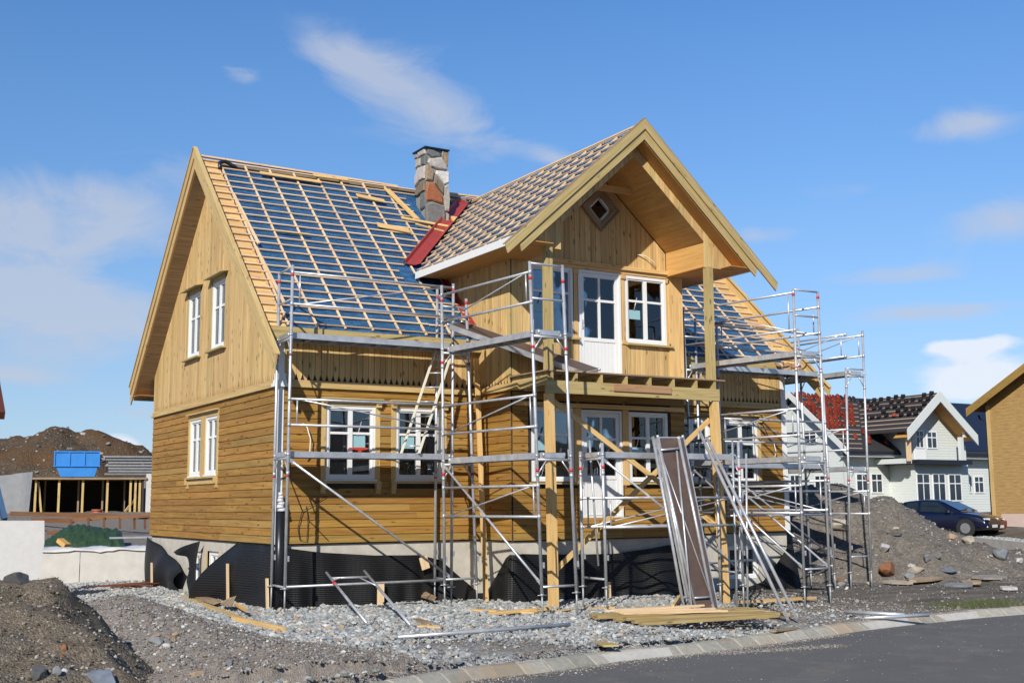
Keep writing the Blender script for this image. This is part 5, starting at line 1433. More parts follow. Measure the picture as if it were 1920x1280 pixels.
def heap(name, label, fn, x0, x1, y0, y1, step, mat, rough=.06, rs=1.0, stones=0, ssz=(.03, .08), smat=None, base=None):
    base = base or ground_h
    nx, ny = int((x1-x0)/step), int((y1-y0)/step)
    def H(x, y):
        g = base(x, y); z = fn(x, y)
        d = z-g
        nn = mnoise.fractal(Vector((x*rs, y*rs, 3.3)), 1.0, 2.1, 5)
        return g-.12 if d < -.3 else z + nn*rough*min(1, max(0, d+.2)*2.2)
    cx, cy = (x0+x1)/2, (y0+y1)/2
    root = thing(name, label, 'heap', (cx, cy, base(cx, cy)))
    mb = MB(); mb.grid([[(x0+(x1-x0)*i/nx, y0+(y1-y0)*j/ny, 0) for i in range(nx+1)] for j in range(ny+1)])
    for p in mb.v: p.z = H(p.x, p.y)
    mb.build('soil', mat, root)
    if stones:
        pp, ss = [], []
        while len(pp) < stones:
            x, y = random.uniform(x0, x1), random.uniform(y0, y1)
            if fn(x, y) < base(x, y)+.03: continue
            s = ssz[0]+(ssz[1]-ssz[0])*random.random()**3; pp.append((x, y, H(x, y)+s*.12)); ss.append(s)
        o = stones_mesh('loose_stones', pp, ss, smat or M_SOILST, root); o['kind'] = 'stuff'
    return H
def cones(cs, g0):
    def f(x, y):
        z = -9
        for cx, cy, h, sl in cs:
            d = math.hypot(x-cx, y-cy); v = g0+h-sl*(math.sqrt(d*d+.16)-.4)
            z = max(z, v)
        return z
    return f
S_NEAR = soil_mat('brown_stony_soil', (.08, .062, .04), (.18, .148, .108), (.30, .262, .208), 1.6, .3)
S_GRIT = soil_mat('grey_brown_grit', (.15, .125, .105), (.265, .23, .195), (.38, .345, .30), 2.6)
S_PILE = soil_mat('grey_soil', (.085, .073, .06), (.17, .15, .126), (.26, .235, .205), .9)
S_HILL = soil_mat('dark_topsoil', (.04, .028, .018), (.095, .072, .05), (.17, .14, .105), .4, .75)
def m1(x, y):
    t = -.03+.25*(y+7.9) if y < -7.9 else -.03-.55*(y+7.9)
    t += .10*(-5.6-x) if x < -5.6 else 0
    xe = -5.38+.12*math.sin(y*2.3)+.06*math.sin(y*5.1)
    if x > xe: t -= 1.0*(x-xe)
    return t
M_BROWNST = stone_mat('brown_soil_stone', [(0, (.12, .095, .066)), (.35, (.20, .165, .125)), (.62, (.29, .255, .21)), (.82, (.38, .355, .31)), (.93, (.30, .30, .29)), (.975, (.56, .53, .47))])
H1 = heap('earth_heap', 'large brown stony earth heap filling the lower left corner of the picture', m1, -10.5, -3.6, -13.2, -5.6, .07, S_NEAR, .10, 1.9, 15000, (.010, .055), M_BROWNST)
_m2 = cones([(-4.15, -5.45, .80, .42), (-3.75, -6.6, .58, .30), (-3.2, -7.5, .36, .17)], -1.25)
H2 = heap('grit_heap', 'small heap of fine grey-brown grit beside the large brown heap', lambda x, y: _m2(x, y) if y > yk(x)+.3 else -9, -6.4, -.9, -9.1, -3.4, .07, S_GRIT, .06, 2.4, 22000, (.010, .055))
H3 = heap('soil_heap', 'grey-brown soil heap with pale stones behind the right scaffolds, sloping down toward the car', cones([(17.6, 3.8, 2.62, .82), (18.3, 3.3, 2.68, .78), (19.15, 2.45, 2.22, .72), (19.9, 1.9, 1.5, .5), (20.7, 1.2, .98, .30), (21.6, .3, .62, .17)], -1.36), 13.6, 26, -3.8, 8.5, .14, S_PILE, .26, .9, 2600, (.025, .13))
heap('soil_hill', 'big dark brown topsoil hill beyond the blue skip at the far left', cones([(4.2, 55.6, 2.9, .42), (5.6, 55.1, 3.45, .5), (7.6, 54.5, 3.35, .62), (8.6, 54.2, 3.0, .62)], 2.25), -6, 16, 47, 63, .32, S_HILL, .55, .45, 500, (.08, .4))

def settle(p):
    """slide a point along its sight line until it meets the ground or a heap"""
    d = (Vector(p)-CAM); n = d.length; d /= n
    for k in range(900):
        q = CAM+d*(6+k*.05)
        if q.z <= max(ground_h(q.x, q.y), H1(q.x, q.y) if -10.5 < q.x < -3.6 and -13.2 < q.y < -5.6 else -9, H2(q.x, q.y) if -6.4 < q.x < -.9 and -9.1 < q.y < -3.4 else -9, H3(q.x, q.y) if 13.6 < q.x < 26 and -3.8 < q.y < 8.5 else -9): return q
    return Vector(p)
def rock(p, size, label, col, sq=(1, .8, .7), sink=.25, seed=0, ang=0.0, cat='rock', name='boulder', flat=False):
    import bmesh
    bm = bmesh.new(); bmesh.ops.create_icosphere(bm, subdivisions=3, radius=.5)
    r = random.Random(seed)
    planes = [(Vector((r.gauss(0, 1), r.gauss(0, 1), r.gauss(0, 1))).normalized(), r.uniform(.22, .40)) for _ in range(13)]
    for v in bm.verts:
        for nrm, d in planes:
            k = v.co.dot(nrm)
            if k > d: v.co -= nrm*(k-d)*.92
        v.co += v.co.normalized()*mnoise.noise(v.co*4+Vector((seed, 0, 0)))*.035
        v.co.x *= sq[0]; v.co.y *= sq[1]; v.co.z *= sq[2]
    zmin = min(v.co.z for v in bm.verts)
    ca, sa = math.cos(ang), math.sin(ang)
    for v in bm.verts:
        v.co.z -= zmin; v.co *= size
        v.co.x, v.co.y = v.co.x*ca-v.co.y*sa, v.co.x*sa+v.co.y*ca
    me = bpy.data.meshes.new(name); bm.to_mesh(me); bm.free()
    key = 'rock_%d_%d_%d' % tuple(int(c*100) for c in col)
    m = bpy.data.materials.get(key) or plain(key, col, .85, 0, .4, 7, .5)
    me.materials.append(m); o = bpy.data.objects.new(name, me); COL.objects.link(o)
    h = (max(v.co.z for v in me.vertices)); o.location = settle(p)-Vector((0, 0, h*sink))
    return tag(o, label, cat)
GY, PALE, TAN, RUST, BLUE, DARK, WHT = (.24, .25, .26), (.46, .40, .31), (.42, .30, .19), (.30, .125, .05), (.17, .20, .25), (.10, .10, .10), (.58, .56, .53)
rock((18.549, 1.714, -1.340), .74, 'large rust-orange boulder at the foot of the right soil heap', RUST, (1.15, .7, .6), .12, 3, .5)
for i, (p, s, lb, c, q) in enumerate((
    ((16.873, 1.735, -0.039), .72, 'big rounded cream boulder set in the soil heap behind the scaffold legs', PALE, (1, .7, .8)),
    ((17.071, 0.486, -0.600), .55, 'jagged pale grey rock halfway down the soil heap', WHT, (1.1, .6, .6)),
    ((18.039, 0.901, -0.062), .22, 'small cream stone high on the right side of the soil heap', PALE, (1, .8, .8)),
    ((17.911, 0.744, -0.201), .34, 'dark flat stone just below the small cream stone on the soil heap', DARK, (1.2, .8, .4)),
    ((23.584, 4.532, -1.200), .42, 'pale angular rock on the gentle right slope of the soil heap', GY, (1.1, .7, .6)),
    ((20.748, 2.759, -1.220), .30, 'light grey rock above the cream wedge at the heap foot', WHT, (1, .8, .6)),
    ((19.147, 1.212, -1.280), .46, 'cream wedge-shaped rock right of the rust-orange boulder', PALE, (1.1, .7, .7)),
    ((17.851, 0.332, -1.320), .38, 'greenish grey rock lying lowest right of the rust-orange boulder', GY, (1, .8, .7)),
    ((24.153, 4.594, -1.100), .5, 'slim grey slab leaning on the gentle right slope', GY, (1.3, .5, .45)),
    ((20.510, 1.232, -1.300), .48, 'blue-grey flat rock near the stone slabs', BLUE, (1.2, .8, .35)),
    ((25.976, 3.487, -1.150), .52, 'speckled grey boulder on the brown bank at the right', GY, (1, .8, .8)),
    ((24.611, 1.891, -1.200), .36, 'white pointed stone at the right picture edge', WHT, (1, .6, .8)),
    ((23.647, 2.906, -0.585), .5, 'tan rounded rock in front of the car nose', PALE, (1.1, .8, .55)),
    ((23.350, 3.281, -0.472), .40, 'pinkish rock in front of the car front wheel', TAN, (1.1, .8, .6)),
    ((14.172, -0.711, -1.360), .27, 'round grey stone between the legs of the far right scaffolds', GY, (1, .9, .8)),
    ((15.736, 0.831, -1.360), .32, 'orange-brown flat stone behind the round grey stone', RUST, (1.2, .8, .4)),
    ((15.264, -0.595, -1.360), .18, 'little pale stone beside the rightmost scaffold foot', PALE, (1, .9, .8)),
    )):
    rock(p, s, lb, c, q, .2, 20+i, i*.9)
for i, (u, v_, s, lb, c, q, nm) in enumerate((
    (0, 0, .27, 'dark round boulder on top of the left heap against the pale wall', DARK, (1.1, .8, .75), (-5.586, -6.925, -0.138)),
    (0, 0, .20, 'dark pointed rock at the bottom edge of the left heap', DARK, (.9, .8, 1.1), (-5.963, -10.612, -0.760)),
    (0, 0, .10, 'bluish stone just right of the dark pointed rock', GY, (1, .8, 1), (-5.754, -10.344, -0.744)),
    (0, 0, .09, 'pale bluish stone second right of the dark pointed rock', WHT, (1, .8, 1), (-5.675, -10.359, -0.748)),
    (0, 0, .34, 'wide flat bluish slab stone at the bottom edge between the heaps', BLUE, (1.4, .7, .5), (-5.266, -10.035, -0.900)),
    (0, 0, .11, 'orange stone on the front slope of the left heap', RUST, (.8, .7, .9), (-5.589, -9.765, -0.618)),
    (0, 0, .10, 'flat rusty stone just below the orange stone', RUST, (1.2, .8, .4), (-5.619, -9.861, -0.660)),
    (0, 0, .20, 'rounded grey rock half sunk in the grit heap', GY, (1, .8, .8), (-4.166, -7.626, -0.843)),
    (0, 0, .20, 'flat tan shard lying on the grit heap above the grey rock', TAN, (1.4, .8, .3), (-4.099, -7.333, -0.789)),
    (0, 0, .13, 'light bluish rock at the right foot of the sunken grey rock', WHT, (1, .8, .8), (-4.139, -7.943, -0.862)),
    (0, 0, .13, 'tan block stone right of the flat tan shard', TAN, (.9, .8, .9), (-3.961, -7.681, -0.791)),
    (0, 0, .11, 'light blue-grey stone alone on the soil toward the gravel', GY, (.9, .8, 1), (-3.185, -7.224, -1.200)),
    (0, 0, .15, 'wedge-shaped pinkish stone at the bottom of the soil strip', TAN, (1.3, .8, .6), (-3.774, -7.917, -1.200)),
    (0, 0, .62, 'pale tan boulder at the right end of the low concrete wall', PALE, (1.1, .8, .6), (0.481, 12.184, -1.220)),
    )):
    rock(nm, s, lb, c, q, .28, 60+i, i*1.3)
# broken slate slabs on the right
for i, (a, b, w, z, lb) in enumerate((((15.980, -0.401, -1.360), (16.013, -1.169, -1.360), .3, -1.34, 'narrow grey slate slab lying left of the slab cluster'), ((16.328, -1.167, -1.360), (17.808, -0.773, -1.360), .35, -1.30, 'brownish slab lying across the left of the cluster'),
    ((18.834, 0.095, -1.360), (19.058, -0.652, -1.360), .55, -1.26, 'pale cream slab topmost of the cluster'), ((16.254, -2.067, -1.360), (16.406, -2.641, -1.360), .4, -1.34, 'grey slab lying lowest in front of the cluster'), ((17.166, -1.810, -1.360), (16.964, -2.375, -1.360), .35, -1.31, 'small squarish tan slab at the front of the cluster'),
    ((18.377, -1.214, -1.360), (18.641, -1.941, -1.360), .5, -1.28, 'long dark-edged slab at the right of the cluster'), ((16.316, -3.667, -1.360), (16.583, -3.868, -1.360), .3, -1.34, 'white-topped slab near the right picture edge'))):
    a, b = Vector(a), Vector(b); d = (b-a); s_ = V(-d.y, d.x, 0).normalized()*w; L_ = d.length
    a.z = b.z = z; rr = random.Random(i)
    pts = [a, a+d*.45-s_*.25, b-s_*.05, b+d*.06+s_*.5, a+d*.6+s_*1.05, a+d*.1+s_*.9, a-d*.05+s_*.4]
    pts = [p+V(0, 0, (p-a).dot(s_.normalized())*.06) for p in pts]
    mb = MB(); mb.prism(pts, (0, 0, .055)); c = (PALE, TAN, PALE, GY, TAN, (.30, .27, .24), WHT)[i]
    one(mb, 'stone_slab', plain('slab_%d' % i, c, .85, 0, .35, 6, .4), lb, 'slab')

# ------------------------------------------------------------------ left background: concrete walls, formwork, skip, tarpaulin
M_WALLC = plain('pale_concrete', (.60, .575, .53), .9, 0, .16, 4, .25)
M_WALLR = plain('rough_render', (.62, .61, .59), .95, 0, .10, 9, .5)
a, b = V(-2.28, 10.77, 0), V(1.3, 10.02, 0); d = (b-a).normalized(); s_ = V(-d.y, d.x, 0)
mb = MB(); a0 = a-d*1.6; e = b+d*.3
mb.box(a0+V(0, 0, -1.5), (e-a0)*.44, s_*.25, (0, 0, 1.13)); mb.box(a0+(e-a0)*.443+V(0, 0, -1.5), (e-a0)*.557, s_*.25, (0, 0, 1.135))
w = one(mb, 'concrete_wall', M_WALLC, 'low pale concrete wall with a joint, left behind the house corner', 'wall')
mb = MB(); rows = []
for j in range(5):
    rows.append([a0+(e-a0)*(i/36)+s_*(-.05+.11*j)+V(0, 0, -.37+.022*math.sin(i*.9+j)+random.uniform(0, .03)-(.05 if j == 0 else 0)+.012*j) for i in range(37)])
mb.grid(rows); one(mb, 'plastic_sheet', plain('white_sheeting', (.60, .595, .585), .4, 0, .1, 5, .2), 'crumpled white plastic sheeting draped along the top of the low concrete wall', 'plastic', solid=.01)
mb = MB(); mb.prism([V(-8.6, 5.3, -1.6), V(-3.38, 4.86, -1.6), V(-3.33, 4.86, -.9), V(-3.36, 4.86, -.5), V(-3.31, 4.86, .0), V(-3.33, 4.86, .45), V(-4.2, 4.93, .462), V(-8.6, 5.3, .48)], (.02, .35, 0))
one(mb, 'rendered_wall', M_WALLR, 'rough white rendered wall at the left picture edge above the brown heap', 'wall')
mb = MB(); mb.beam((-4.165, 6.003, 1.257), (-4.005, 5.577, 0.460), .10, .22, (0, -1, 0)); mb.beam((-4.384, 6.233, 1.548), (-4.134, 5.494, 0.073), .10, .10, (0, -1, 0)); one(mb, 'blue_prop', plain('blue_painted_steel', (.03, .09, .19), .5, 0, .2, 6), 'blue steel prop leaning at the far left picture edge', 'prop')
# tarpaulin heap
mb = MB(); rows = []
P0, P1 = Vector((-1.653, 15.738, -0.321)), Vector((0.787, 15.252, -0.366)); dd = P1-P0; back = V(-dd.y, dd.x, 0).normalized()
for j in range(22):
    row = []
    for i in range(60):
        t, q = i/59, j/21
        h = max(0, interp(t, [0, .12, .35, .5, .75, .95, 1], [0, .25, .60, .62, .5, .42, 0]))*math.sin(min(1, q*1.35)*math.pi*.62)
        n_ = mnoise.noise(Vector((t*14, q*5, 0)))*.07+abs(mnoise.noise(Vector((t*30+q*12, q*14, 4))))*.12
        p = P0+dd*t+back*(q*2.2); row.append(V(p.x, p.y, -.47+h+n_*(1 if h > .02 else .2)))
    rows.append(row)
mb.grid(rows); one(mb, 'tarpaulin', plain('green_tarpaulin', (.035, .075, .028), .55, 0, .5, 9, .5), 'dark green wrinkled tarpaulin over a low heap behind the concrete wall', 'tarpaulin')
mb = MB(); mb.beam((-1.316, 14.157, -0.200), (-1.150, 13.923, -0.363), .22, .12); one(mb, 'timber_block', W_ORANGE, 'short orange timber block lying on the left of the green tarpaulin', 'block')
mb = MB(); mb.beam((-0.110, 13.405, -0.150), (1.237, 13.081, -0.142), .10, .05); one(mb, 'plank', M_ALUD, 'long grey board lying across the right end of the green tarpaulin', 'plank')
W_SHUT = wood('rusty_shuttering', (.10, .045, .022), (.17, .075, .035), (.24, .12, .06), .3, .3)
def R2(u0, v0, u1, v1, d0, d1): return None
mb = MB()
mb.beam((-0.693, 27.732, 0.506), (2.972, 20.895, 0.357), .06, .16, (0, 0, 1)); mb.beam((-0.400, 24.652, 0.262), (0.629, 22.441, 0.246), .06, .16, (0, 0, 1)); mb.beam((0.523, 22.461, 0.285), (3.057, 20.873, 0.431), .05, .14, (0, 0, 1)); mb.beam((-0.728, 19.638, -0.092), (0.030, 19.501, -0.104), .05, .14, (0, 0, 1))
one(mb, 'shuttering_rail', W_SHUT, 'rust-brown horizontal shuttering rails in front of the timber formwork', 'rails')
for k, (p, q) in enumerate((((0.482, 22.061, 0.307), (0.495, 22.059, -0.007)), ((1.033, 21.953, 0.356), (1.047, 21.950, -0.015)), ((1.516, 21.750, 0.370), (1.530, 21.747, -0.021)), ((2.017, 21.536, 0.384), (2.032, 21.533, -0.045)), ((2.465, 21.329, 0.417), (2.481, 21.325, -0.068)), ((2.792, 21.147, 0.414), (2.807, 21.143, -0.071)))):
    mb = MB(); mb.beam(p, q, .07, .07, (0, 1, 0)); one(mb, 'shuttering_post', W_SHUT, 'short brown timber post of the low shuttering frame behind the green tarpaulin', 'post', 'posts of the low shuttering')
# formwork with studs
A, B = V(1.18, 35.52, .0), V(5.95, 34.6, .0); d = (B-A).normalized(); s_ = V(-d.y, d.x, 0); W_ = (B-A).length
fw = thing('formwork', 'open timber formwork wall with upright studs and a dark interior, below the blue skip', 'formwork', (3.5, 35.0, .5))
mb = MB(); mb.box(A-d*.1+s_*(-.1)+V(0, 0, 1.98), d*(W_+.3), s_*3.9, V(0, 0, .09)); mb.build('top_board', W_OLD, fw)  # carried far back to keep sun out of the interior
mb = MB(); mb.box(A+s_*3.7+V(0, 0, .2), d*W_, s_*.1, V(0, 0, 1.8)); mb.box(A+V(0, 0, .2), d*.08, s_*3.7, V(0, 0, 1.78)); mb.box(B+V(0, 0, .2), d*.08, s_*3.7, V(0, 0, 1.78)); mb.build('back_panel', plain('shade_dark_panel', (.05, .035, .025), .8, 0, .4, 4), fw)  # shade of the deep interior put into the panel colour
for t in (.04, .245, .455, .675, .885, .93, .97):
    mb = MB(); o = A+d*(W_*t)+s_*.1; mb.box(o+V(0, 0, .35), d*.10, s_*.10, V(.0, 0, 1.63)); mb.build('stud', W_TRIM, fw)
for t in (.12, .42, .64, .84):
    mb = MB(); o = A+d*(W_*t)+s_*1.2; mb.box(o+V(0, 0, .35), d*.08, s_*.10, V(.0, 0, 1.63)); mb.build('rear_stud', W_OLD, fw)
mb = MB(); mb.beam(A+d*(W_*.85)+V(0, 0, .5), A+d*(W_*.96)+s_*.4+V(0, 0, 1.2), .06, .1); mb.build('strut', W_TRIM, fw); mb = MB(); mb.beam(A+d*(W_*.07)+s_*.3+V(0, 0, 1.9), A+d*(W_*.11)+s_*.3+V(0, 0, .4), .05, .09); mb.build('strut', W_TRIM, fw)
mb = MB(); o = A+d*(W_*.60)-s_*.2; mb.tube(o+V(0, 0, .40), o+V(0, 0, .55), .22, 14); mb.tube(o+V(0, 0, .55), o+V(0, 0, .62), .25, 14); one(mb, 'bucket', plain('orange_bucket', (.36, .10, .05), .6), 'orange round tub with a pale rim before the formwork', 'bucket')
mb = MB(); mb.box(B+d*.18+V(0, 0, .1), d*3.2, s_*.3, V(0, 0, 2.15)); one(mb, 'concrete_wall', M_WALLC, 'tall pale concrete wall beside the formwork, touching the house edge', 'wall')
mb = MB(); mb.prism([V(.98, 35.4, .3), V(1.16, 35.4, .3), V(1.26, 35.4, 2.32), V(1.02, 35.4, 2.30)], (-.2, 2.6, 0)); mb.prism([V(-.6, 36.6, .3), V(1.0, 36.4, .3), V(1.05, 36.4, 2.28), V(-.6, 36.6, 2.1)], (.02, .2, 0)); one(mb, 'leaning_wall', plain('grey_panel', (.30, .31, .32), .8, 0, .2, 3), 'grey concrete panel standing at the left end of the formwork', 'panel')
mb = MB(); mb.box(V(-5.5, 38.2, .2), (6.3, -1.0, 0), (.3, 2.0, 0), (0, 0, 1.95)); mb.beam((-.4, 37.2, 2.1), (-.38, 37.2, 3.5), .18, .18, (0, 1, 0)); one(mb, 'dark_shed', plain('dark_board', (.022, .022, .024), .8, 0, .3, 2), 'dark low shed with a black post at the far left', 'shed')
# skip
sk = thing('waste_skip', 'bright blue open waste skip with sloping lower sides, above the formwork', 'skip', (3.9, 39.3, 2.2))
M_BLUE = plain('blue_skip_paint', (.035, .24, .66), .45, 0, .18, 3)
SA_, SB = Vector((2.906, 39.306, 2.209)), Vector((4.832, 38.936, 2.262)); dx = (SB-SA_); dx.z = 0; L_ = dx.length; dx.normalize(); bk = V(-dx.y, dx.x, 0); zb, z1, z2 = 2.2, 2.72, 3.42
def quadbox(pb, pt): 
    b_ = [Vector(p) for p in pb]; t_ = [Vector(p) for p in pt]; mbx = MB(); n = len(mbx.v)
    mbx.v += b_+t_
    for f in ((0, 1, 5, 4), (1, 2, 6, 5), (2, 3, 7, 6), (3, 0, 4, 7), (3, 2, 1, 0), (4, 5, 6, 7)): mbx.face(list(f), [(0, 0)]*4)
    return mbx
o = SA_; o.z = 0
quadbox([o+dx*.25+V(0, 0, zb), o+dx*(L_-.15)+V(0, 0, zb), o+dx*(L_-.15)+bk*2.4+V(0, 0, zb), o+dx*.25+bk*2.4+V(0, 0, zb)], [o+dx*.02+V(0, 0, z1), o+dx*L_+V(0, 0, z1), o+dx*L_+bk*3.2+V(0, 0, z1), o+dx*.02+bk*3.2+V(0, 0, z1)]).build('lower_body', M_BLUE, sk)
mb = MB(); t_ = .06
for (p, ex, ey) in ((o-dx*.08, dx*(L_+.16), bk*t_), (o-dx*.08+bk*3.2, dx*(L_+.16), bk*t_), (o-dx*.08+bk*t_, dx*t_, bk*3.14), (o+dx*(L_+.02)+bk*t_, dx*t_, bk*3.14)): mb.box(p+V(0, 0, z1+.002), ex, ey, V(0, 0, z2-z1))
mb.build('upper_sides', M_BLUE, sk)
mb = MB()
for k in range(4): mb.box(o-dx*.08-bk*.05+dx*((L_+.1)*k/3)+V(0, 0, z1+.02), dx*.06, bk*.05, V(0, 0, z2-z1-.02))
mb.box(o-dx*.1-bk*.07+V(0, 0, z1-.03), dx*(L_+.2), bk*.07, V(0, 0, .05)); mb.box(o-dx*.1-bk*.06+V(0, 0, z2-.03), dx*(L_+.2), bk*.06, V(0, 0, .06)); mb.build('ribs', M_BLUE, sk)
mb = MB()
for k in range(26):
    p = o+dx*random.uniform(.1, L_)+bk*random.uniform(.3, 3)+V(0, 0, z1+random.uniform(.4, .85)); mb.box(p, V(random.uniform(.2, .9), random.uniform(-.3, .3), random.uniform(-.1, .1)), V(0, .1, .02), V(0, .02, .08), random.choice([(.5, .35, .2, 1), (.6, .6, .58, 1), (.2, .2, .2, 1)]))
one(mb, 'waste_timber', tinted('mixed_waste', .8), 'broken boards and waste piled in the blue skip', 'waste', colattr=True)
mb = MB()
q0 = Vector((5.144, 37.847, 2.522)); 
for k in range(7):
    z = 2.25+.14*k; mb.box(V(q0.x-.2+random.uniform(-.15, .15), q0.y-.4, z), dx*3.6, bk*1.2, V(0, 0, .09), random.choice([(.26, .27, .28, 1), (.34, .35, .36, 1), (.2, .21, .22, 1)]))
one(mb, 'plank_stack', tinted('grey_planks', .8), 'stack of weathered grey planks between the skip and the house', 'planks', colattr=True)
# fence, distant low building, corner of another roof
for k, (p, lb) in enumerate((((5.927, 72.242, 4.208), 'thin fence post on the skyline left of the topsoil hill'), ((13.683, 70.774, 4.009), 'thin fence post on the skyline right of the topsoil hill'))):
    mb = MB(); p = Vector(p); mb.tube(p-V(0, 0, 1.0), p+V(0, 0, 1.1), .04, 6); one(mb, 'fence_post', plain('fence_steel', (.08, .08, .09), .6), lb, 'fence post')
mb = MB(); p, q = Vector((2.685, 72.660, 5.035)), Vector((15.925, 70.224, 4.955))
for k in range(6): mb.tube(p+V(0, 0, -.9+.2*k), q+V(0, 0, -.9+.2*k), .006, 4)
one(mb, 'wire_fence', M_ZINC, 'thin wire fence along the skyline behind the topsoil hill', 'fence')
lb_ = thing('far_building', 'distant pale building with a dark purple roof edge, half behind the topsoil hill', 'building', (-9, 100, 2))
p, q = Vector((2.895, 97.764, 4.683)), Vector((10.207, 96.880, 4.731)); d = q-p
mb = MB(); mb.box(p-V(0, 0, 5), d, V(0, 14, 0), V(0, 0, 6.5)); mb.build('wall', plain('pale_wall', (.5, .49, .46), .8), lb_)
mb = MB(); mb.box(p+V(-.5, -.5, 1.53), d*1.01, V(0, 15, 0), V(0, 0, .8)); mb.build('roof', plain('purple_roof', (.10, .02, .045), .6), lb_)
nb = thing('neighbour_house', 'timber house at the left, only a brown roof corner reaching into view', 'house', (-25, 90, 2))
p = Vector((7.238, 89.225, 8.714))
mb = MB(); mb.bx(p.x-24, p.x-2.5, p.y-.2, p.y+16, -1.4, p.z+.2); mb.build('wall', W_LOW, nb)
mb = MB(); mb.box((p.x-26, p.y-.5, p.z-.4), (26, 0, 0), (0, 8.9, 6.4), (0, -.4, .6)); mb.box((p.x-26, p.y+16.9, p.z-.4), (26, 0, 0), (0, -8.5, 6.4), (0, .4, .6)); mb.build('roof', plain('brown_roof', (.10, .03, .015), .6), nb)

# ------------------------------------------------------------------ right background: white house, brown house, cars
M_WSID = None
def siding_mat(name, col, pitch, wob=.06):
    m, n, l, b = new_mat(name)
    pos = n.new('ShaderNodeNewGeometry').outputs['Position']; sx = n.new('ShaderNodeSeparateXYZ'); l.new(pos, sx.inputs[0])
    fr = nmath(n, l, 'FRACT', nmath(n, l, 'DIVIDE', sx.outputs[2], pitch))
    t = tex(n, l, 'Noise', 2.5, mapping(n, l, pos, (1, 1, 8)), 5)
    c = ramp(n, l, t.outputs[0], [(.3, tuple(x*(1-wob) for x in col)), (.7, col)])
    l.new(c, b.inputs['Base Color']); b.inputs['Roughness'].default_value = .6
    bump(n, l, b, nmath(n, l, 'MULTIPLY', fr, -1.0), 1.0, .03)
    return m
M_WSID = siding_mat('white_siding', (.585, .615, .58), .16)
M_BSID = siding_mat('brown_siding', (.44, .27, .095), .15, .35)
M_WTRIM = plain('white_trim', (.62, .645, .615), .5)
M_GUT = plain('black_gutter', (.012, .013, .02), .4)
M_PANE = plain('far_pane', (.03, .045, .07), .08, 0, .5, .8)
WX, WY, WB = 44.50, 27.68, 25.98
wh = thing('white_house', 'pale grey-white house with a half laid red and black tile roof, right background', 'house', (51, 31, 0))
gpk = Vector((43.950, 31.404, 7.382)); gft = Vector((43.950, 26.512, 3.433)); HYP = gpk.y
ez = (47.194, 27.680, 3.751)[2]; slw = (gpk.z-gft.z)/(gpk.y-gft.y)
WX1 = 61.5; YB_ = 2*HYP-WY
rz_ = lambda y: gpk.z-.35-slw*abs(y-HYP)
mb = MB(); mb.prism([V(WX, WY, -.6), V(WX, YB_, -.6), V(WX, YB_, rz_(YB_)), V(WX, HYP, rz_(HYP)), V(WX, WY, rz_(WY))], (.2, 0, 0)); mb.build('gable_wall', M_WSID, wh)
mb = MB(); mb.bx(WX+.2, WX1, WY, WY+.2, -.6, rz_(WY)); mb.bx(WX+.2, WX1, YB_-.2, YB_, -.6, rz_(YB_)); mb.bx(WX1-.2, WX1, WY+.2, YB_-.2, -.6, rz_(WY)); mb.build('front_wall', M_WSID, wh)
mb = MB(); mb.prism([V(WX1, WY, rz_(WY)), V(WX1, YB_, rz_(WY)), V(WX1, HYP, rz_(HYP))], (-.2, 0, 0)); mb.build('gable_wall', M_WSID, wh)
mb = MB(); mb.bx(WX-.02, WX+.16, WY-.03, WY-.002, -.4, rz_(WY)-.3); mb.bx(WX-.03, WX-.002, WY-.03, WY+.16, -.4, rz_(WY)-.3); mb.build('corner_board', M_WTRIM, wh)
def roofplane(mb, x0, x1, lift, t):
    y0 = WY-.7
    for s in (1, -1):
        ya = y0 if s > 0 else 2*HYP-y0
        mb.box((x0, ya, rz_(y0)+lift+.1), (x1-x0, 0, 0), (0, HYP-ya, (HYP-y0)*slw), (0, 0, t))
mb = MB(); roofplane(mb, WX-.5, WX1+.5, 0, .12); mb.build('roof', plain('dark_underlay', (.03, .028, .03), .7), wh)
mb = MB()
for s in (1, -1):
    y0 = WY-.85 if s > 0 else YB_+.85
    mb.box((WX-.56, y0, rz_(WY-.85 if s > 0 else YB_+.85)+.02), (.06, 0, 0), (0, HYP-y0, abs(HYP-y0)*slw), (0, 0, .42))
mb.build('bargeboard', M_WTRIM, wh)
mb = MB(); mb.bx(WX-.3, WX1, WY-.78, WY-.66, rz_(WY-.7)-.02, rz_(WY-.7)+.14); mb.build('gutter', M_GUT, wh)
mb = MB(); mb.bx(WX-.3, WX1, WY-.655, WY-.63, rz_(WY-.7)-.16, rz_(WY-.7)+.08); mb.bx(WX-.3, WX1, WY-.63, WY-.003, rz_(WY-.7)-.16, rz_(WY-.7)-.13); mb.build('eave_board', M_WTRIM, wh)
# cross gable
dpk = Vector((49.816, 24.900, 7.142)); dl_ = Vector((46.918, 24.900, 4.856)); dr_ = Vector((53.014, 24.900, 4.725)); DC = dpk.x
dsl = (dpk.z-dl_.z)/(dpk.x-dl_.x); dzw = lambda x: dpk.z-.4-dsl*abs(x-DC)
dy1 = HYP-(gpk.z-dpk.z)/slw
hx0, hx1 = (48.581, 25.980, 4.110)[0], (52.777, 25.980, 4.193)[0]
wz0 = (50.741, 25.980, 3.005)[2]
mb = MB(); mb.prism([V(hx0, WB, wz0), V(hx1+.5, WB, wz0), V(hx1+.5, WB, dzw(hx1+.5)), V(DC, WB, dzw(DC)), V(hx0, WB, dzw(hx0))], (0, .15, 0)); mb.bx(hx0, hx0+.15, WB+.15, WY+4, wz0, dzw(hx0)); mb.bx(hx1+.35, hx1+.5, WB+.15, WY+4, wz0, dzw(hx1+.5)); mb.build('dormer_wall', M_WSID, wh)
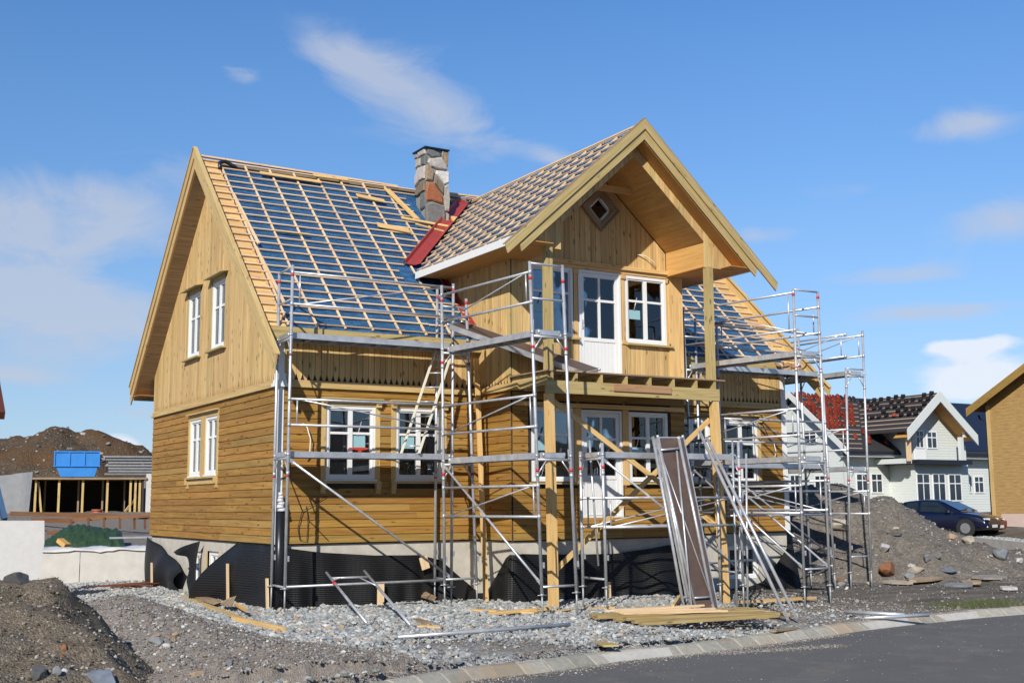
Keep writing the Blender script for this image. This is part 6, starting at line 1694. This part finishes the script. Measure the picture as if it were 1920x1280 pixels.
def dvy(x): return min(HYP, HYP-(gpk.z-.2-(dpk.z-.15-dsl*abs(x-DC)))/slw)
mb = MB()
for s in (-1, 1):
    xe = dl_.x if s < 0 else dr_.x-.3
    P_ = [V(DC, 24.95, dpk.z-.18), V(xe, 24.95, dpk.z-.18-dsl*abs(xe-DC)), V(xe, dvy(xe), dpk.z-.18-dsl*abs(xe-DC)), V(DC, dvy(DC), dpk.z-.18)]
    mb.prism(P_, (0, 0, .1))
mb.build('dormer_roof', plain('dormer_underlay', (.03, .026, .026), .7), wh)
mb = MB()
for s in (-1, 1):
    xe = dl_.x-.05 if s < 0 else dr_.x
    mb.box((DC, 24.84, dpk.z-.62), (xe-DC, 0, -dsl*abs(xe-DC)), (0, .08, 0), (0, 0, .62))
mb.build('bargeboard', M_WTRIM, wh)
mb = MB()
for s in (-1, 1):
    xe = dl_.x if s < 0 else dr_.x-.2
    mb.box((DC, 24.95, dpk.z-.5), (xe-DC, 0, -dsl*abs(xe-DC)), (0, WB-24.95, 0), (0, 0, .02))
mb.build('soffit', W_SOFFIT, wh)
mb = MB(); zb_ = (51.607, 25.200, 4.835)[2]; mb.bx(hx1-.6, dr_.x-.3, 25.15, 25.3, zb_-.35, zb_+.15); mb.build('porch_beam', M_WTRIM, wh)
mb = MB(); px_ = (51.903, 25.200, 3.820)[0]; mb.bx(px_-.12, px_+.14, 25.14, 25.36, wz0, zb_-.35); mb.build('porch_post', M_WTRIM, wh)
mb = MB(); px2 = (47.317, 25.200, 3.740)[0]; mb.bx(px2-.1, px2+.1, 25.14, 25.36, wz0, dzw(px2)+.1); mb.build('porch_post', W_BAT, wh)
# bay with flat roof
b0, b1 = (48.362, 25.980, 1.916)[0], (53.114, 25.980, 1.933)[0]
mb = MB(); mb.bx(b0, b1, WB-.2, WY-.002, -.6, wz0-.05); mb.build('bay_wall', M_WSID, wh)
mb = MB(); rl, rr_ = (47.962, 25.300, 2.950)[0], (52.685, 25.300, 3.004)[0]; mb.bx(rl, rr_, 25.1, WY-.01, wz0-.16, wz0+.10); mb.build('flat_roof', M_GUT, wh)
mb = MB(); mb.bx(b0-1.2, rl-.02, 25.6, WY-.01, wz0-.12, wz0+.16); mb.build('porch_beam', M_WTRIM, wh)
def far_window(fr, a0, a1, z0, z1, cols=2, name='window'):
    mb = MB(); t = .07
    fbox(mb, fr, a0-t, a1+t, 0, .03, z1, z1+t*1.3); fbox(mb, fr, a0-t, a1+t, 0, .05, z0-t, z0); fbox(mb, fr, a0-t, a0, 0, .03, z0, z1); fbox(mb, fr, a1, a1+t, 0, .03, z0, z1)
    for k in range(1, cols): c = a0+(a1-a0)*k/cols; fbox(mb, fr, c-.03, c+.03, .0, .025, z0, z1)
    zt = z1-(z1-z0)*.34; fbox(mb, fr, a0, a1, .0, .02, zt-.03, zt+.03)
    w = mb.build(name, M_WHITE, wh); mb = MB(); fbox(mb, fr, a0, a1, .002, .01, z0, z1); mb.build('pane', M_PANE, w)
    return w
FWF, FWB, FWG = fr_front(WY), fr_front(WB-.2), fr_left(WX)
FWD = fr_front(WB)
def wspan(fr, u0, v0, u1, v1, p, q, **k): far_window(fr, p, q, v1, v0, **k)
_y = lambda a, b: (a[0], b[0], b[2], a[2])
for a, b in (((45.566, 27.680, 2.284), (46.477, 27.680, 1.255)), ((46.820, 27.680, 2.292), (47.655, 27.680, 1.253)), ((49.116, 27.680, 2.274), (49.706, 27.680, 0.802)), ((55.456, 27.680, 2.177), (55.728, 27.680, 1.242)), ((56.123, 27.680, 2.181), (56.915, 27.680, 1.240))): far_window(FWF, *_y(a, b))
for a, b in (((48.520, 25.780, 2.255), (49.556, 25.780, 0.759)), ((49.915, 25.780, 2.263), (50.921, 25.780, 0.752)), ((51.336, 25.780, 2.240), (52.362, 25.780, 0.745))): far_window(FWB, *_y(a, b))
for a, b in (((48.867, 25.980, 4.811), (49.445, 25.980, 3.874)), ((49.846, 25.980, 4.772), (50.623, 25.980, 3.863))): far_window(FWD, *_y(a, b))
a, b = (48.646, 25.980, 3.766), (49.612, 25.980, 3.055); mb = MB(); fbox(mb, FWD, a[0], b[0], 0, .03, wz0+.05, a[2]); mb.build('balcony_door', M_WHITE, wh)
for a, b in (((44.500, 29.765, 4.979), (44.500, 30.739, 4.191)), ((44.500, 31.295, 2.303), (44.500, 31.988, 1.278)), ((44.500, 29.190, 2.220), (44.500, 29.932, 1.349))): far_window(FWG, a[1], b[1], b[2], a[2])
# tiles laid in loose stacks on the battens
def tiles(name, pts, mat):
    mb = MB()
    for x, y, z, ux, uy, uz in pts:
        n = 6; b = len(mb.v); r = .17
        for k in range(2):
            for i in range(n):
                an = 2*math.pi*i/n; mb.v.append(V(x+r*math.cos(an)*(1 if k == 0 else .75), y+uy*r*math.sin(an)*.9*(1 if k == 0 else .75), z+uz*r*math.sin(an)*.9+(.0 if k == 0 else .16)))
        for i in range(n):
            j = (i+1) % n; mb.face([b+i, b+j, b+n+j, b+n+i], [(0, 0)]*4)
        mb.face([b+n+i for i in range(n)], [(0, 0)]*n)
    return mb.build(name, mat, wh)
def tile_mat(name, a, b_):
    m, n, l, b = new_mat(name); rnd = n.new('ShaderNodeNewGeometry').outputs['Random Per Island']
    l.new(ramp(n, l, rnd, [(0, a), (1, b_)]), b.inputs['Base Color']); b.inputs['Roughness'].default_value = .85; b.inputs['Specular IOR Level'].default_value = .2; return m
red, blk, red2 = [], [], []
uy, uz = 1/math.sqrt(1+slw*slw), slw/math.sqrt(1+slw*slw)
for r_ in range(13):
    y = WY-.2+r_*.37; z = rz_(y)+.26
    for c_ in range(30):
        x = WX-.1+c_*.36+random.uniform(-.04, .04)
        xl = vxw = DC-(dpk.z-.18-rz_(y)-.1)/dsl if rz_(y)+.1 < dpk.z-.18 else DC
        if rz_(y)+.1 < dl_.z-.1: xl = hx0-.1
        if x > min(xl-.35, hx0+1.0): continue
        if r_ < 2 and random.random() < .8: continue
        if r_ in (2, 3) and random.random() < .45: continue
        if r_ > 9 and c_ > 9: 
            if random.random() < .6: blk.append((x, y, z, 0, uy, uz)); continue
        if random.random() < .10: continue
        red.append((x, y, z+random.uniform(0, .10), 0, uy, uz))
tiles('red_tiles', red, tile_mat('red_tile', (.13, .016, .007), (.24, .036, .015)))
nn = 1/math.sqrt(1+dsl*dsl)
for r_ in range(10):
    xo = .25+r_*.38; x = DC-xo; z = dpk.z-.02-dsl*xo
    if x < dl_.x+.9: continue
    for c_ in range(12):
        y = 25.2+c_*.55+random.uniform(-.05, .05)
        if y > dvy(x)-.2 or random.random() < .12: continue
        (red2 if random.random() < .06 else blk).append((x, y, z+random.uniform(0, .08), 0, 1, 0))
tiles('black_tiles', blk, tile_mat('black_tile', (.008, .008, .010), (.022, .022, .026)))
tiles('red_tiles', red2 or red[:1], tile_mat('red_tile_b', (.22, .03, .015), (.33, .06, .028)))
mb = MB()
for r_ in range(15):
    y = WY-.6+r_*.37; mb.box((WX-.4, y, rz_(y)+.22), (min(DC-(dpk.z-.18-rz_(y)-.1)/dsl, hx0+.8)-WX+.3, 0, 0), (0, .05, 0), (0, 0, .05))
for r_ in range(11):
    xo = .2+r_*.36; x = DC-xo
    if x > dl_.x: mb.box((x, 24.95, dpk.z-.08-dsl*xo), (0, dvy(x)-24.95, 0), (.05, 0, 0), (0, 0, .05))
mb.build('roof_batten', wood('grey_batten', (.30, .22, .15), (.42, .32, .23), (.5, .4, .3), .3, 0), wh)
mb = MB(); mb.box((WX1-7.5, WY-.6, rz_(WY-.6)+.22), (7.6, 0, 0), (0, HYP-WY+.6, (HYP-WY+.6)*slw), (0, -.02, .03)); mb.build('black_roof', M_GUT, wh)

# brown house on the right edge
BXX, BYY = 38.4, 13.3
bh = thing('brown_house', 'brown stained timber house cut off by the right picture edge', 'house', (42, 9, -.3))
bt = Vector((38.400, 13.122, 4.997)); br0 = Vector((37.900, 13.712, 4.583)); br1 = Vector((37.900, 10.713, 6.250)); bs = (br1.z-br0.z)/(br0.y-br1.y)
bw0 = Vector((38.400, 13.320, -0.057)); BYY = bt.y; BW = 9.4
roofb = lambda y: bt.z+.1+bs*(min(BYY-y, y-(BYY-BW)))
mb = MB(); mb.prism([V(38.4, BYY, -.35), V(38.4, BYY-BW, -.35), V(38.4, BYY-BW, roofb(BYY-BW)), V(38.4, BYY-BW/2, roofb(BYY-BW/2)), V(38.4, BYY, roofb(BYY))], (.2, 0, 0)); mb.build('gable_wall', M_BSID, bh)
mb = MB(); mb.bx(38.6, 51, BYY-.2, BYY, -.35, roofb(BYY)); mb.bx(38.6, 51, BYY-BW, BYY-BW+.2, -.35, roofb(BYY)); mb.build('side_wall', M_BSID, bh)
mb = MB(); mb.bx(38.37, 38.398, BYY-.16, BYY+.02, -.35, roofb(BYY)-.1); mb.build('corner_board', W_TRIM, bh)
mb = MB()
for s in (1, -1):
    yo = BYY+.62 if s > 0 else BYY-BW-.62; ym = BYY-BW/2; z0 = bt.z+.1-.62*bs
    mb.box((37.85, yo, z0), (13.5, 0, 0), (0, ym-yo, abs(ym-yo)*bs), (0, 0, .1))
mb.build('roof', plain('brown_house_roof', (.16, .10, .05), .7), bh)
mb = MB()
for s in (1, -1):
    yo = BYY+.66 if s > 0 else BYY-BW-.66; ym = BYY-BW/2; z0 = bt.z+.1-.66*bs
    mb.box((37.82, yo, z0-.22), (.04, 0, 0), (0, ym-yo, abs(ym-yo)*bs), (0, 0, .38))
mb.build('bargeboard', W_LOW, bh)
mb = MB(); mb.path([V(38.6, BYY+.6, bt.z-.4), V(38.6, BYY+.5, bt.z-.6), V(38.5, BYY+.12, bt.z-.75), V(38.5, BYY+.1, bt.z-1.2), V(38.45, BYY+.08, -.2)], .05, 8); mb.build('drainpipe', M_GUT, bh)
mb = MB(); a, b, c, d_ = (37.700, 12.148, 0.122), (37.700, 10.901, 0.126), (37.200, 10.606, -0.700), (37.200, 11.993, -0.632); mb.prism([Vector(a), Vector(b), Vector(c), Vector(d_)], (.05, 0, .01)); one(mb, 'leaning_panel', plain('pink_panel', (.48, .36, .30), .7, 0, .12, 3), 'pale pink panel leaning against the foot of the brown house', 'panel')
mb = MB(); p, q = Vector((27.863, 7.242, -0.538)), Vector((24.354, 0.248, -0.679)); d = (q-p); mb.box(p-V(0, 0, .5), d, V(.9, 1.1, 0), V(0, 0, .55)); o = one(mb, 'concrete_edge', M_CONC, 'long concrete edging strip in front of the car, along the brown bank', 'edging')
pp, ss = [], []
for _ in range(900):
    t, w = random.random(), random.random(); c = Vector((29.529, 6.742, -0.389)).lerp(Vector((28.222, 3.446, -0.403)), t)+V(3.5*w, 3.8*w, .1*w); s = random.uniform(.06, .2); pp.append((c.x, c.y, ground_h(c.x, c.y)+.03)); ss.append(s)
g = stones_mesh('pale_gravel', pp, ss, M_GRAVEL); tag(g, 'pale gravel spread before the brown house at the right', 'gravel', kind='stuff')

# cars
def car(label, pos, az, paint, plate=True):
    root = thing('car', label, 'car', pos); root.rotation_euler = (0, 0, 0)
    f = V(math.sin(R(az)), math.cos(R(az)), 0); s = V(f.y, -f.x, 0); P0 = Vector(pos)      # forward, right
    W = lambda x, y, z: P0+f*x+s*y+V(0, 0, z)
    st = [(-2.12, .30, .50, .90, .62), (-2.05, .28, .80, .94, .76), (-1.7, .24, .86, .98, .80), (-1.0, .22, .88, .93, .84), (0, .20, .88, .90, .85), (.9, .20, .87, .90, .85), (1.25, .20, .86, .88, .84), (1.7, .22, .85, .80, .80), (2.0, .26, .80, .70, .72), (2.14, .32, .60, .58, .62)]
    rows = []
    for x, zb, hw, zt, hh in st:
        pr = [(0, zb-.02), (hw*.88, zb), (hw, zb+.14), (hw*1.01, zb+.30), (hw*.99, zt-.10), (hh, zt-.015), (hh*.6, zt+.02), (0, zt+.03)]
        rows.append([W(x, y, z) for y, z in pr]+[W(x, -y, z) for y, z in pr[-2:0:-1]]+[W(x, 0, zb-.02)])
    mb = MB(); mb.grid(rows)
    for rw, rev in ((rows[0], False), (rows[-1], True)):
        b = len(mb.v); mb.v += [Vector(p) for p in rw[:-1]]; ids = [b+i for i in range(len(rw)-1)]; mb.face(ids[::-1] if rev else ids, [(0, 0)]*len(ids))
    body = mb.build('body', paint, root)
    cb = [(-1.85, .95, .70, .95, .70), (-1.15, .93, .73, 1.36, .56), (-.5, .92, .74, 1.42, .57), (.15, .91, .74, 1.40, .56), (1.10, .90, .72, .93, .70)]
    rows = [[W(x, w0, z0), W(x, (w0+w1)/2+.015, (z0+z1)/2), W(x, w1, z1-.03), W(x, w1*.7, z1), W(x, 0, z1+.012), W(x, -w1*.7, z1), W(x, -w1, z1-.03), W(x, -(w0+w1)/2-.015, (z0+z1)/2), W(x, -w0, z0)] for x, z0, w0, z1, w1 in cb]
    mb = MB(); mb.grid(rows); mb.build('cabin', paint, root)
    mb = MB(); o_ = .018
    def side(xs, sg):
        P = []
        for x, t in xs:
            z0, w0, z1, w1 = [np.interp(x, [c[0] for c in cb], [c[k] for c in cb]) for k in (1, 2, 3, 4)]
            y = w0+(w1-w0)*t+.015*math.sin(t*3.14); P.append(W(x, sg*(y+o_), z0+(z1-.03-z0)*t))
        b = len(mb.v); mb.v += P; mb.face([b+i for i in range(len(P))], [(0, 0)]*len(P))
    for sg in (1, -1):
        side([(-1.45, .10), (-.62, .06), (-.62, .9), (-1.05, .88)], sg); side([(-.52, .06), (.75, .06), (.16, .9), (-.52, .92)], sg)
    def wind(xa, xb):
        P = []
        for x, k in ((xa, -1), (xa, 1), (xb, 1), (xb, -1)):
            z1, w1 = np.interp(x, [c[0] for c in cb], [c[3] for c in cb]), np.interp(x, [c[0] for c in cb], [c[4] for c in cb]); P.append(W(x+(.015 if xa > 0 else -.015), k*w1*.86, z1+.02))
        b = len(mb.v); mb.v += P; mb.face([b, b+1, b+2, b+3], [(0, 0)]*4)
    wind(.99, .24); wind(-1.76, -1.22)
    mb.build('windows', M_CARG, root)
    for x in (-1.32, 1.33):
        for sg in (1, -1):
            mb = MB(); c = W(x, sg*.78, .31); mb.tube(c-s*sg*.10, c+s*sg*.105, .31, 18); w = mb.build('wheel', M_TYRE, root)
            mb = MB(); mb.tube(c+s*sg*.106, c+s*sg*.115, .20, 14); mb.tube(c+s*sg*.115, c+s*sg*.13, .06, 8); mb.build('rim', M_RIM, w)
            mb = MB(); mb.tube(c+s*sg*.03, c+s*sg*.098, .365, 18); mb.build('wheel_arch', M_TYRE, root)
    for sg in (1, -1):
        mb = MB(); mb.box(W(1.98, sg*.40, .56), s*sg*.33-f*.09, f*.14, V(0, 0, .13)); mb.build('headlight', M_LAMP, root)
        mb = MB(); mb.box(W(2.06, sg*.52, .34), s*sg*.12-f*.02, f*.06, V(0, 0, .07)); mb.build('fog_lamp', M_LAMP, root)
        mb = MB(); mb.box(W(.62, sg*.86, .92), s*sg*.16, f*.10, V(0, 0, .12)); mb.build('mirror', paint, root)
        mb = MB(); mb.box(W(-.42, sg*.895, .74), f*.16, s*sg*.02, V(0, 0, .03)); mb.build('door_handle', M_RIM, root)
    mb = MB(); mb.box(W(2.10, -.26, .33), s*.52, f*.045, V(0, 0, .11)); mb.build('number_plate', M_WHITE, root)
    mb = MB(); mb.box(W(2.02, -.36, .55), s*.72, f*.10, V(0, 0, .10)); mb.build('grille', M_TYRE, root)
    return root
def carpaint(name, c):
    m, n, l, b = new_mat(name); b.inputs['Base Color'].default_value = (*c, 1); b.inputs['Roughness'].default_value = .28; b.inputs['Coat Weight'].default_value = .6; b.inputs['Coat Roughness'].default_value = .06; return m
M_CARG = plain('car_glass', (.02, .03, .035), .06, 0, .4, 2)
M_TYRE = plain('tyre', (.015, .015, .016), .8); M_RIM = plain('wheel_rim', (.22, .22, .23), .5, .3); M_LAMP = plain('lamp_glass', (.75, .78, .80), .15)
cp = Vector((31.669, 10.487, -0.655))
car('dark blue car parked before the white house, partly hidden by the soil heap', cp, 164, carpaint('blue_paint', (.003, .005, .022)))
car('dark red car mostly hidden directly behind the blue car', cp+V(1.78, 1.03, -.06), 164, carpaint('red_paint', (.14, .012, .012)))

# a few tufts of grass by the kerb on the right
rows_v, rows_f = [], []
gm = plain('grass_blade', (.10, .13, .03), .7, 0, .5, 3)
mb = MB()
for _ in range(1500):
    t = random.random(); c = Vector((11.896, -5.600, -1.370)).lerp(Vector((13.907, -5.645, -1.370)), t)+V(random.gauss(0, .35), random.gauss(0, .35), 0)
    if c.y < yk(c.x)+.15: continue
    c.z = ground_h(c.x, c.y); a = random.uniform(0, 6.28); h = random.uniform(.03, .10); w = .006
    b = len(mb.v); mb.v += [c+V(w*math.cos(a), w*math.sin(a), 0), c-V(w*math.cos(a), w*math.sin(a), 0), c+V(random.gauss(0, .02), random.gauss(0, .02), h)]
    mb.face([b, b+1, b+2], [(0, 0)]*3)
tag(mb.build('grass', gm), 'thin patch of yellow-green grass behind the kerb at the right', 'grass', kind='stuff')
